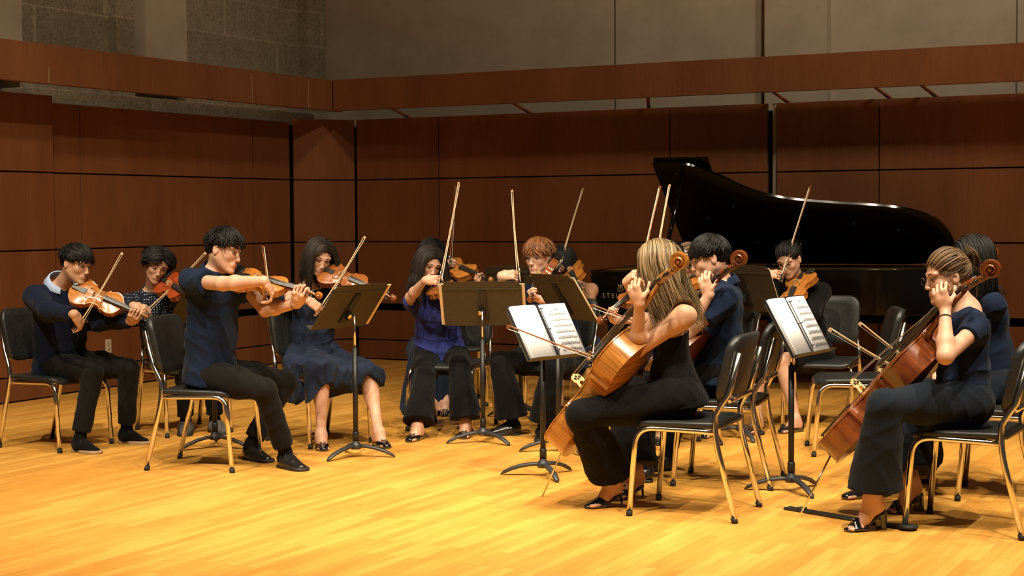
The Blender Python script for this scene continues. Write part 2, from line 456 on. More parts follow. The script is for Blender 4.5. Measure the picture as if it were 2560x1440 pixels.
def make_chair():
    root = empty('orchestra_chair', '', 'chair')
    slab([(x, y + .015) for x, y in rrect(.455, .43, .07)], .032,
         lambda x, y, s: V(x, y, .445 + s - .02 * max(0, (y - .16) / .07) ** 2 + .010 * (x / .22) ** 2 - .006 * (y + .2) / .4),
         'seat', M['black_plastic'], root)
    def bk(x, y, s):                          # y is height in the back plane
        t = (y + .16) / .32
        return V(x, -.212 - .075 * t + .030 * (x / .21) ** 2 + s, .715 + y)
    slab(rrect(.44, .33, .075, corners=(1, 1, 1, 1)), .048, bk, 'backrest', M['black_plastic'], root)
    for sx in (-1, 1):
        x = .228 * sx; xi = .215 * sx
        mb = MB()
        p = [V(x, .25, .02), V(x, .222, .36)] + arc_pts(V(x, .222, .36), V(xi, .212, .428), V(xi, .13, .428), 6)[1:] + [V(xi, -.10, .424), V(xi, -.165, .42)]
        mb.tube(p, .0138, 10)
        lg = mb.build('front_leg', M['chrome'], root)
        mb = MB(); mb.tube([V(x, .252, 0), V(x, .2495, .026)], .0155, 10); mb.build('foot_cap', M['rubber'], lg)
        mb = MB()
        p = [V(x, -.27, .02), V(x, -.20, .30)] + arc_pts(V(x, -.20, .30), V(x, -.178, .38), V(xi * 1.03, -.176, .46), 5)[1:] + \
            arc_pts(V(xi * 1.03, -.176, .50), V(xi, -.19, .54), V(xi * .92, -.235, .60), 4) + [V(xi * .90, -.285, .80)]
        mb.tube(p, .0138, 10)
        lg = mb.build('rear_leg', M['chrome'], root)
        mb = MB(); mb.tube([V(x, -.273, 0), V(x, -.265, .026)], .0155, 10); mb.build('foot_cap', M['rubber'], lg)
    mb = MB(); mb.tube([V(-.19, -.232, .575), V(.19, -.232, .575)], .011, 8, flat=((0, 0, 1), 1.5)); mb.build('crossbar', M['chrome'], root)
    mb = MB(); mb.tube([V(-.215, .13, .424), V(.215, .13, .424)], .009, 8); mb.tube([V(-.215, -.14, .42), V(.215, -.14, .42)], .009, 8)
    mb.build('seat_rail', M['chrome'], root)
    return root
CHAIR0 = make_chair(); _used = [0]
def chair(feet, label, group='orchestra chairs'):
    # feet: {index in CH_F: picture point of that foot}
    lc = [CH_F[k] for k in feet]; wc = [tuple(G(*feet[k]))[:2] for k in feet]
    th, t = fit2d(lc, wc)
    return place_chair(t[0], t[1], th, label, group)
def place_chair(x, y, th, label, group='orchestra chairs'):
    c = CHAIR0 if not _used[0] else copy_tree(CHAIR0); _used[0] = 1
    c.location = (x, y, 0); c.rotation_euler = (0, 0, th); c['label'] = label; c['group'] = group; c['category'] = 'chair'
    return c

# ---------------------------------------------------------------- music stands
def make_stand(base_px, hz, az, tilt, label, legrot=0.0, wide=.51, high=.335, pos=None):
    # az: direction of the player, degrees clockwise from image right seen from above... (world angle)
    g = G(*base_px) if pos is None else Vector(pos)
    root = empty('music_stand', label, 'music stand', (g.x, g.y, 0), 0, 'music stands')
    A = math.radians(az); py_ = V(math.cos(A), math.sin(A), 0); wx = V(py_.y, -py_.x, 0)
    hub = MB(); hub.lathe((0, 0, .048), (0, 0, 1), [(0, .030), (.012, .036), (.03, .030), (.045, .018), (.10, .0165)], 14)
    hub.build('hub', M['stand_grey'], root)
    for k in range(3):
        a = A + math.radians(legrot) + k * 2 * PI / 3 + PI / 3
        d = V(math.cos(a), math.sin(a), 0); s_ = V(-d.y, d.x, 0)
        mb = MB(); pts = [d * r + V(0, 0, z) for r, z in ((.015, .067), (.06, .066), (.12, .056), (.18, .038), (.225, .016), (.243, .004))]
        mb.tube(pts, [.011, .0115, .0115, .011, .009, .003], 8, flat=((s_.x, s_.y, 0), 1.7)); mb.build('leg', M['stand_grey'], root)
    ztop = hz - .03
    mb = MB(); mb.tube([V(0, 0, .10), V(0, 0, .66)], .0155, 12); mb.lathe((0, 0, .10), (0, 0, 1), [(0, .020), (.05, .020), (.055, .016)], 12)
    mb.build('lower_pole', M['stand_metal'], root)
    mb = MB(); mb.tube([V(0, 0, .66), V(0, 0, ztop)], .0085, 10); mb.build('upper_pole', M['chrome'], root)
    # desk
    T = math.radians(tilt)
    up = (V(0, 0, 1) * math.cos(T) - py_ * math.sin(T)); nrm = (py_ * math.cos(T) + V(0, 0, 1) * math.sin(T))
    c = V(0, 0, hz) + nrm * .035
    X = basis(wx, up, nrm); X = Matrix.Translation(c) @ X
    mb = MB()
    ch = .03; w2, h2 = wide / 2, high / 2
    poly = [(-w2, -h2), (w2, -h2), (w2, h2 - ch), (w2 - ch, h2), (-w2 + ch, h2), (-w2, h2 - ch)]
    mb.prism(poly, (0, 0, -.001), (1, 0, 0), (0, 1, 0), (0, 0, 1), .002)
    mb.box((0, -h2, .022), (wide, .002, .044))
    mb.box((0, h2 - .055, -.003), (wide - .02, .012, .004)); 
    dk = mb.build('desk', M['stand_desk'], root, False, X)
    mb = MB(); mb.prism([(-.035, -.12), (.035, -.12), (.022, .10), (-.022, .10)], (0, 0, -.012), (1, 0, 0), (0, 1, 0), (0, 0, 1), .010)
    mb.box((0, -.06, -.028), (.03, .05, .034), bev=.006)
    mb.build('bracket', M['stand_metal'], root, False, X)
    mb = MB(); mb.lathe((-.018, -.045, -.040), (-.3, 0, -1), [(0, .016), (.008, .017), (.012, .010)], 14); mb.build('knob', M['brass'], root, True, X)
    root['_x'] = 1; del root['_x']
    WX = Matrix.Translation(root.location) @ X
    return root, WX, h2

def binder(WX, h2, label, name='music_binder'):
    # open ring binder standing on the lip of a desk; WX maps desk space to the world
    root = empty(name, label, 'music binder', WX @ V(0, -h2 + .004, .004))
    inv = Matrix.Translation(-root.location) @ WX @ Matrix.Translation(V(0, -h2 + .003, 0)) @ Matrix.Diagonal((-1.08, 1.12, 1.2, 1))
    y0 = 0.0
    mb = MB(); mb.box((-.115, y0 + .148, .006), (.226, .296, .003)); mb.box((.115, y0 + .148, .006), (.226, .296, .003)); mb.box((0, y0 + .148, .005), (.02, .296, .003))
    mb.build('cover', M['binder'], root, False, inv)
    mb = MB()
    for k in range(7):
        mb.add(*page_surf(-.012 - .0035 * k, -.218 + .004 * (k % 3), y0 + .006, y0 + .287, .009 + .0016 * k, .004))
    mb.build('left_pages', M['paper'], root, True, inv)
    mb = MB()
    for k in range(5):
        mb.add(*page_surf(.010, .219 - .002 * k, y0 + .006, y0 + .287, .009 + .0016 * k, .003))
    rp = mb.build('right_pages', M['paper'], root, True, inv)
    random.seed(7)
    mb = MB(); z = .0205
    for row in range(7):
        yy = y0 + .232 - row * .033
        for l in range(5): mb.box((.118, yy - l * .0022, z), (.155, .0005, .0004))
        for q in range(20): mb.box((.048 + q * .0074, yy - .004 + random.uniform(-.003, .003), z), (.0030, .0022, .0005)); mb.box((.0495 + q * .0074, yy + .001 + random.uniform(-.003, .003), z), (.0007, .009, .0005))
        mb.box((.118, yy + .0055, z), (.12, .0011, .0005))
    for xx, yy, ww in ((.115, .262, .030), (.115, .254, .022), (.065, .247, .035), (.18, .249, .012)): mb.box((xx, y0 + yy, z), (ww, .002, .0005))
    mb.build('notation', M['ink'], rp, False, inv)
    mb = MB()
    for yy in (.262, .15, .035):
        mb.tube([V(-.013, y0 + yy, .016), V(-.009, y0 + yy, .026), V(0, y0 + yy, .031), V(.009, y0 + yy, .026), V(.013, y0 + yy, .016)], .0022, 6)
    mb.tube([V(0, y0 + .27, .021), V(0, y0 + .02, .021)], .0018, 5)
    mb.build('ring', M['ink'], root, True, inv)
    return root
def page_surf(x0, x1, y0, y1, z, lift):
    vv = []; n = 8
    for i in range(n + 1):
        t = i / n; x = x0 + (x1 - x0) * t
        zz = z + lift * math.sin(t * PI) * 1.2
        for y in (y0, y1):
            vv += [V(x, y, zz), V(x, y, zz - .0011)]
    ff = []
    for i in range(n):
        a = i * 4; b = a + 4
        ff += [(a, b, b + 2, a + 2), (a + 1, a + 3, b + 3, b + 1), (a, a + 1, b + 1, b), (a + 2, b + 2, b + 3, a + 3)]
    ff += [(0, 2, 3, 1), (n * 4, n * 4 + 1, n * 4 + 3, n * 4 + 2)]
    return vv, ff
def folder(WX, h2, dx, label, wid=.47, hi=.31, yoff=.0, thick=.006, mt='cream_card', sheet=True):
    root = empty('music_folder', label, 'sheet music folder', WX @ V(dx, -h2 + .003, .006))
    inv = Matrix.Translation(-root.location) @ WX
    mb = MB(); mb.box((dx, -h2 + .004 + hi / 2 + yoff, .008), (wid, hi, thick)); mb.build('cover', M[mt], root, False, inv)
    if sheet:
        mb = MB(); mb.add(*page_surf(dx - wid / 2 + .02, dx - .004, -h2 + .006 + yoff, -h2 + hi - .012 + yoff, .014, .002)); mb.add(*page_surf(dx + .004, dx + wid / 2 - .02, -h2 + .006 + yoff, -h2 + hi - .012 + yoff, .014, .002))
        mb.build('sheet', M['paper'], root, True, inv)
    return root

# ---------------------------------------------------------------- string instruments
HALF = [(0, 0), (.004, .06), (.018, .12), (.05, .19), (.10, .245), (.16, .28), (.225, .289), (.29, .275), (.345, .245), (.372, .232), (.392, .243),
        (.404, .205), (.43, .180), (.47, .160), (.53, .152), (.585, .158), (.63, .180), (.655, .207), (.668, .214),
        (.685, .198), (.72, .213), (.775, .234), (.825, .236), (.88, .218), (.93, .178), (.97, .115), (.99, .06), (1, 0)]
def half_w(t):
    for (a, wa), (b, wb) in zip(HALF[:-1], HALF[1:]):
        if a <= t <= b:
            return wa + (wb - wa) * (t - a) / (b - a)
    return 0
STN = sorted(set([a for a, _ in HALF] + [(HALF[i][0] + HALF[i + 1][0]) / 2 for i in range(len(HALF) - 1)]))
def varnish(name, dark, light, edge=None, cello=False, rough=.28):
    def f(nt, b):
        v = coords(nt, (14, 110, 14) if not cello else (6, 60, 6)); n = noise(nt, v, 1.0, 4, .6)
        v2 = coords(nt, (3, 3, 3)); n2 = noise(nt, v2, 1.5, 2, .5)
        c = ramp(nt, n, [(.32, dark), (.68, light)])
        c = mixc(nt, .5, c, ramp(nt, n2, [(.3, (.72, .6, .5)), (.7, (1.1, 1.1, 1.1))]), 'MULTIPLY')
        nt.links.new(c, b.inputs['Base Color'])
    return mat(name, rough=rough, spec=.5, coat=.5, fn=f)
def flame(name, dark, light, rough=.25):
    def f(nt, b):                              # flamed maple: stripes across the grain
        v = coords(nt, (95, 5, 5)); n = noise(nt, v, 1.0, 3, .6, .6)
        c = ramp(nt, n, [(.30, dark), (.62, light)]); nt.links.new(c, b.inputs['Base Color'])
    return mat(name, rough=rough, spec=.5, coat=.55, fn=f)
VAR = {
 'amber': (varnish('amber_varnish', (.34, .115, .018), (.52, .20, .035)), flame('amber_flame', (.22, .065, .010), (.42, .145, .024))),
 'red': (varnish('red_varnish', (.24, .035, .008), (.36, .060, .012)), flame('red_flame', (.14, .020, .006), (.26, .040, .010))),
 'brown': (varnish('brown_varnish', (.22, .065, .014), (.33, .105, .022)), flame('brown_flame', (.13, .034, .008), (.24, .066, .014))),
 'cello_gold': (varnish('gold_cello_varnish', (.32, .115, .018), (.42, .16, .028), cello=True), flame('gold_cello_flame', (.21, .068, .010), (.40, .165, .030))),
 'cello_red': (varnish('red_cello_varnish', (.15, .034, .007), (.26, .070, .013), cello=True), varnish('red_cello_back', (.10, .020, .005), (.22, .058, .011), cello=True)),
}
M['ebony'] = mat('ebony', (.016, .014, .013), .32, spec=.5)
M['string'] = mat('steel_string', (.55, .54, .52), .3, .9)
M['bridge'] = mat('maple_bridge', (.62, .40, .18), .5)
M['fhole'] = mat('f_hole_dark', (.01, .006, .004), .8)
M['purfl'] = mat('pale_edge', (.45, .22, .07), .35)
def inst_frame(kind, tail, head, normal):
    tail, head = Vector(tail), Vector(head); off = .034 if kind == 'cello' else .010
    for _ in range(2):
        x = (head - tail).normalized(); z = Vector(normal); z = (z - x * z.dot(x)).normalized()
        if _ == 0: head = head - z * off
    return x, z.cross(x), z, head
def instrument(kind, var, tail, head, normal, label, cat, hidden_chin=False):
    # tail: world point of the tail end of the body; head: world point of the scroll; normal: rough direction of the top plate
    big = kind == 'cello'
    Lb = {'violin': .355, 'viola': .395, 'cello': .755}[kind]
    rib = .112 if big else .031
    arch = .024 if big else .0155
    nk = (.29 if big else .133) * (1 if kind != 'viola' else 1.1)
    top_m, back_m = VAR[var]
    x, y, z, head = inst_frame(kind, tail, head, normal); tail = Vector(tail)
    XF = basis(x, y, z)
    root = empty({'violin': 'violin', 'viola': 'viola', 'cello': 'cello'}[kind], label, cat, tail)
    e3 = XF.to_euler()
    root.rotation_euler = e3                   # parts are built in instrument space
    ov = .0035 if not big else .005
    def plate(z0, th, sgn, name, mt):
        mb = MB(); rows = []; T = [-1, -.93, -.8, -.6, -.35, -.12, 0, .12, .35, .6, .8, .93, 1]
        for t in STN:
            w_ = half_w(t) * Lb
            e = min(1, max(0, math.sin(PI * min(max(t, .0), 1)) * 1.6))
            r = []
            for q in T:
                a = arch * (1 - q * q) ** 1.3 * min(1.0, e) * (.75 + .25 * math.sin(PI * t))
                if abs(q) > .85: a -= .0008
                r.append(V(t * Lb, q * w_, z0 + sgn * (th + max(a, 0))))
            rows.append(r)
        n = len(T)
        vv = [p for r in rows for p in r]; ff = []
        for i in range(len(rows) - 1):
            for j in range(n - 1):
                q = (i * n + j, (i + 1) * n + j, (i + 1) * n + j + 1, i * n + j + 1)
                ff.append(q if sgn > 0 else q[::-1])
        base = len(vv)
        for i, t in enumerate(STN):
            w_ = half_w(t) * Lb
            vv += [V(t * Lb, -w_, z0), V(t * Lb, w_, z0)]
        for i in range(len(rows) - 1):
            a, b = base + 2 * i, base + 2 * i + 2
            ff += [(i * n, a, b, (i + 1) * n), (i * n + n - 1, (i + 1) * n + n - 1, b + 1, a + 1), (a, a + 1, b + 1, b)]
        mb.add(vv, ff); o = mb.build(name, mt, root); sharp_by_angle(o.data, math.radians(40)); return o
    pt = .0042 if not big else .006
    tp = plate(rib / 2, pt, 1, 'top_plate', top_m); plate(-rib / 2, pt, -1, 'back_plate', back_m)
    mb = MB(); vv = []; ff = []
    for s in (1, -1):
        k = len(vv)
        for t in STN:
            w_ = max(0, half_w(t) * Lb - ov); xx = ov + t * (Lb - 2 * ov)
            vv += [V(xx, s * w_, -rib / 2), V(xx, s * w_, rib / 2)]
        for i in range(len(STN) - 1):
            a = k + 2 * i; q = (a, a + 1, a + 3, a + 2); ff.append(q if s > 0 else q[::-1])
    mb.add(vv, ff); o = mb.build('ribs', back_m, root); sharp_by_angle(o.data, math.radians(35))
    def topz(t, q):
        e = min(1, math.sin(PI * t) * 1.6)
        return rib / 2 + pt + arch * max(0, (1 - q * q)) ** 1.3 * e * (.75 + .25 * math.sin(PI * t))
    for s in (1, -1):                          # f holes
        mb = MB(); pts = []; rr = []
        for k in range(15):
            u = k / 14; t = .345 + .20 * u
            yy = s * (.105 - .036 * u + .016 * math.sin((u - .5) * 2 * PI) * -1) * Lb
            hw = half_w(t) * Lb
            pts.append(V(t * Lb, yy, topz(t, yy / max(hw, 1e-3)) + .0004)); rr.append(.0011 * Lb / .355 if 2 < k < 12 else .0022 * Lb / .355)
        mb.tube(pts, rr, 6); mb.ball(pts[0] + V(0, -s * .004 * Lb / .355, 0), (.003 * Lb / .355, .003 * Lb / .355, .0008), 8); mb.ball(pts[-1] + V(0, s * .004 * Lb / .355, 0), (.0024 * Lb / .355, .0024 * Lb / .355, .0008), 8)
        mb.build('f_hole', M['fhole'], tp)
    k = Lb / .355
    bx = .455 * Lb; bh = (.085 if big else .033) * (1 if kind != 'viola' else 1.1)
    zt = rib / 2 + pt + arch * .95
    # bridge
    mb = MB(); bw = (.088 if big else .042) / 2
    if big:
        pr = [(-bw, 0), (-bw * .55, 0), (-bw * .45, bh * .32), (0, bh * .42), (bw * .45, bh * .32), (bw * .55, 0), (bw, 0), (bw * .82, bh * .35), (bw * .95, bh * .5), (bw * .8, bh * .85), (0, bh), (-bw * .8, bh * .85), (-bw * .95, bh * .5), (-bw * .82, bh * .35)]
    else:
        pr = [(-bw, 0), (-bw * .6, 0), (-bw * .3, bh * .25), (bw * .3, bh * .25), (bw * .6, 0), (bw, 0), (bw * .75, bh * .5), (bw * .85, bh * .8), (0, bh), (-bw * .85, bh * .8), (-bw * .75, bh * .5)]
    mb.prism(pr, (bx - .0018 * k, 0, zt - .004), (0, 1, 0), (0, 0, 1), (1, 0, 0), .0036 * k if not big else .006)
    br = mb.build('bridge', M['bridge'], root, False)
    if big:
        mb = MB()
        for yy, zz, r_ in ((-.020, .052, .008), (.020, .052, .008), (0, .062, .007), (0, .045, .006)):
            mb.lathe((bx - .0045, yy, zt + zz), (1, 0, 0), [(0, r_), (.010, r_)], 10)
        mb.build('bridge_cutout', M['fhole'], br, False)
    # fingerboard and neck
    fb0, fb1 = .66 * Lb, Lb + nk
    zf0 = zt + bh * .52; zf1 = rib / 2 + (.026 if big else .011)
    fw0, fw1 = (.030, .016) if big else (.0215 * (k if k < 1.2 else 1), .0122)
    mb = MB(); vv = []; ff = []; NN = 7
    for xx, zz, ww in ((fb0, zf0, fw0), ((fb0 + fb1) / 2, (zf0 + zf1) / 2, (fw0 + fw1) / 2), (fb1, zf1, fw1)):
        for j in range(NN):
            q = -1 + 2 * j / (NN - 1); vv.append(V(xx, q * ww, zz - .35 * ww * q * q))
        vv += [V(xx, ww * .95, zz - .35 * ww - (.010 if big else .005)), V(xx, -ww * .95, zz - .35 * ww - (.010 if big else .005))]
    n = NN + 2
    for i in range(2):
        for j in range(n): ff.append((i * n + j, (i + 1) * n + j, (i + 1) * n + (j + 1) % n, i * n + (j + 1) % n))
    ff += [tuple(range(n)), tuple(range(2 * n, 3 * n))[::-1]]
    mb.add(vv, ff); fb = mb.build('fingerboard', M['ebony'], root); sharp_by_angle(fb.data, .7)
    mb = MB(); nw = fw1 * 1.0
    zn = zf1 - .35 * fw1 - (.010 if big else .004)
    mb.tube([V(Lb - .004, 0, zn - (.035 if big else .014)), V(Lb + .12 * nk, 0, zn - (.022 if big else .009)), V(Lb + .35 * nk, 0, zn - (.012 if big else .006)), V(Lb + nk, 0, zn - (.010 if big else .005))],
            [(.022 if big else .011), (.016 if big else .008), (.0145 if big else .0075), (.0135 if big else .007)], 12, flat=((0, 1, 0), 1.15 if big else 1.4))
    mb.box((Lb - .006, 0, (zn - rib / 2) / 2 - .002), ((.03 if big else .012), (.03 if big else .016) * 1.1, zn + rib / 2), bev=.004)
    mb.build('neck', back_m, root)
    # pegbox and scroll
    px0 = Lb + nk; pl = (.125 if big else .065); sr = (.030 if big else .0135) * (1.1 if kind == 'viola' else 1)
    mb = MB(); pw = fw1 * .95; hb = .020 if big else .0085
    P0 = V(px0, 0, zf1 - hb * .9); P1 = V(px0 + pl * .5, 0, zf1 - hb * 1.4); P2 = V(px0 + pl, 0, zf1 - hb * 3.1)
    pth = []
    for i in range(7):
        t = i / 6; pth.append(P0 * (1 - t) ** 2 + P1 * 2 * t * (1 - t) + P2 * t * t)
    mb.tube(pth, [hb, hb * 1.02, hb * .98, hb * .92, hb * .84, hb * .74, hb * .66], 4 if False else 8, flat=((0, 1, 0), 1.0))
    pb = mb.build('pegbox', back_m, root)
    mb = MB(); C0 = P2 + V(sr * 1.0, 0, -sr * .25 + sr * .55)
    for s in (1,):
        pts = []; rr = []; nS = 44
        for i in range(nS + 1):
            t = i / nS; ang = math.radians(205) - t * 2.35 * 2 * PI
            R_ = sr * 1.28 * (1 - t) ** .85 + sr * .16
            pts.append(C0 + V(math.cos(ang) * R_, 0, math.sin(ang) * R_)); rr.append(sr * (.40 - .26 * t))
        pts[0] = P2.copy()
        # ribbon: wide across the scroll, growing outwards towards the eye
        for i in range(nS + 1):
            pass
        vv = []; ff = []; n = 8
        for i, p in enumerate(pts):
            t = i / nS; tan = (pts[min(i + 1, nS)] - pts[max(i - 1, 0)]).normalized(); nr = V(0, 1, 0).cross(tan).normalized()
            wd = fw1 * (.80 + .75 * min(1, t * 1.6)); th = rr[i]
            for j in range(n):
                a_ = 2 * PI * j / n
                cx_, cy_ = math.cos(a_), math.sin(a_)
                cx_ = math.copysign(abs(cx_) ** .6, cx_); cy_ = math.copysign(abs(cy_) ** .6, cy_)
                vv.append(p + V(0, 1, 0) * cx_ * wd + nr * cy_ * th)
        for i in range(nS):
            for j in range(n): ff.append((i * n + j, i * n + (j + 1) % n, (i + 1) * n + (j + 1) % n, (i + 1) * n + j))
        ff += [tuple(range(n))[::-1], tuple(nS * n + j for j in range(n))]
        mb.add(vv, ff)
        mb.lathe(C0 - V(0, fw1 * 1.75, 0), (0, 1, 0), [(0, sr * .24), (fw1 * 3.5, sr * .24)], 12)
        mb.lathe(C0 - V(0, fw1 * .72, 0), (0, 1, 0), [(0, sr * .95), (fw1 * 1.44, sr * .95)], 16)
    sc = mb.build('scroll', back_m, root); sharp_by_angle(sc.data, .8)
    for i in range(4):                         # pegs
        t = .18 + .21 * i; p = P0 * (1 - t) ** 2 + P1 * 2 * t * (1 - t) + P2 * t * t
        s = 1 if i % 2 else -1; kk = 2.1 if big else 1
        mb = MB(); mb.lathe(p + V(0, -s * fw1 * 1.3, 0), (0, s, 0), [(0, .0028 * kk), (fw1 * 2.4, .0036 * kk), (fw1 * 2.4 + .004 * kk, .0052 * kk), (fw1 * 2.4 + .006 * kk, .003 * kk)], 8)
        mb.ball(p + V(0, s * (fw1 * 1.1 + .013 * kk), 0), (.0095 * kk, .009 * kk, .0032 * kk), 10)
        mb.build('peg', M['ebony'], root)
    # tailpiece, strings
    mb = MB(); tz = topz(.1, 0) + (.012 if big else .006)
    mb.prism([(.03 * Lb, -.012 * k * .6), (.30 * Lb, -.021 * k * (.75 if big else 1)), (.315 * Lb, 0), (.30 * Lb, .021 * k * (.75 if big else 1)), (.03 * Lb, .012 * k * .6)], (0, 0, tz), (1, 0, 0), (0, 1, 0), (.02, 0, 1), (.010 if big else .006))
    mb.tube([V(-.002, 0, rib * .3), V(0, 0, rib / 2 + .006), V(.04 * Lb, 0, tz + .003)], .003 if big else .0018, 6)
    mb.build('tailpiece', M['ebony'], root, False)
    mb = MB()
    for i in range(4):
        q = (i - 1.5) / 1.5; yb = q * bw * .62; zb = zt - .004 + bh * (1 - .10 * q * q) + .001
        rs = .0011 if big else .0006
        mb.tube([V(.29 * Lb, q * .012 * k * (.75 if big else 1), tz + .009), V(bx, yb, zb), V(fb1, q * fw1 * .68, zf1 + .002), V(px0 + pl * (.3 + .12 * i), q * fw1 * .3, zf1 - hb)], rs, 4)
    mb.build('strings', M['string'], root)
    if not big:
        mb = MB(); mb.ball((.050 * Lb, .14 * Lb, topz(.06, .5) + .010), (.030, .038, .0045), 14); mb.box((.004, .11 * Lb, topz(.06, .5)), (.008, .03, .035), bev=.002)
        mb.build('chin_rest', M['ebony'], root)
        mb = MB(); zb = -rib / 2 - .03
        mb.tube([V(.19 * Lb, -.24 * Lb, zb), V(.15 * Lb, 0, zb + .006), V(.19 * Lb, .26 * Lb, zb)], [.006, .010, .006], 8, flat=((1, 0, 0), 2.2))
        for yy in (-.275, .275): mb.tube([V(.19 * Lb, yy * .9 * Lb, zb), V(.19 * Lb, yy * Lb, -rib / 2)], .0028, 6)
        mb.build('shoulder_rest', M['ebony'], root)
    return root, XF

def endpin(root, world_pt):
    inv = Matrix.Translation(root.location) @ root.rotation_euler.to_matrix().to_4x4()
    p = inv.inverted() @ Vector(world_pt)
    mb = MB(); mb.lathe((.012, 0, 0), (-1, 0, 0), [(0, .018), (.016, .018), (.03, .012), (.036, .010)], 12)
    mb.build('endpin_collar', M['ebony'], root)
    mb = MB(); mb.tube([V(0, 0, 0), p], .0042, 8); mb.ball(p, .006, 8)
    mb.build('endpin', M['chrome'], root)

M['stick'] = mat('bow_stick_wood', rough=.35, fn=varied((.16, .050, .016), (.26, .085, .028), nscale=30), coat=.3)
M['stick_pale'] = mat('pale_bow_stick', rough=.35, fn=varied((.50, .34, .18), (.60, .42, .24), nscale=30))
M['horsehair'] = mat('bow_hair', (.78, .70, .55), .6)
M['silver'] = mat('silver_fitting', (.8, .78, .75), .2, 1.0)
def bow(frog, tip, hair_dir, label, kind='violin', pale=False):
    frog, tip = Vector(frog), Vector(tip); L = (tip - frog).length
    x = (tip - frog).normalized(); z = -Vector(hair_dir); z = (z - x * z.dot(x)).normalized(); y = z.cross(x)
    root = empty('bow', label, 'bow', frog, 0, 'bows'); root.rotation_euler = basis(x, y, z).to_euler()
    kk = 1.35 if kind == 'cello' else 1.0
    st = M['stick_pale'] if pale else M['stick']
    mb = MB(); pts = []; rr = []
    for i in range(13):
        t = i / 12; pts.append(V(L * t, 0, (.020 - .007 * t - .009 * math.sin(PI * t)) * kk)); rr.append((.0044 - .0014 * t) * kk)
    mb.tube(pts, rr, 8); mb.build('stick', st, root)
    mb = MB(); mb.box(((L - .012 + .035) / 2, 0, 0), (L - .047, .0095 * kk, .0012)); mb.build('hair', M['horsehair'], root, False)
    mb = MB(); mb.prism([(L - .014, -.001), (L + .002, 0), (L + .004, .009 * kk), (L, .0155 * kk), (L - .012, .014 * kk)], (0, -.003 * kk, 0), (1, 0, 0), (0, 0, 1), (0, 1, 0), .006 * kk)
    mb.build('tip', st, root, False)
    mb = MB(); mb.box((.024, 0, .009 * kk), (.05, .012 * kk, .020 * kk), bev=.003); mb.build('frog', M['ebony'], root)
    mb = MB(); mb.lathe((0, 0, .020 * kk), (-1, 0, 0), [(0, .0045 * kk), (.016, .0045 * kk), (.018, .002)], 8)
    mb.build('screw', M['silver'], root)
    mb = MB(); mb.lathe((.052, 0, .0198 * kk), (1, 0, 0), [(0, .0052 * kk), (.06, .0050 * kk)], 8); mb.build('thumb_grip', M['silver'], root)
    return root

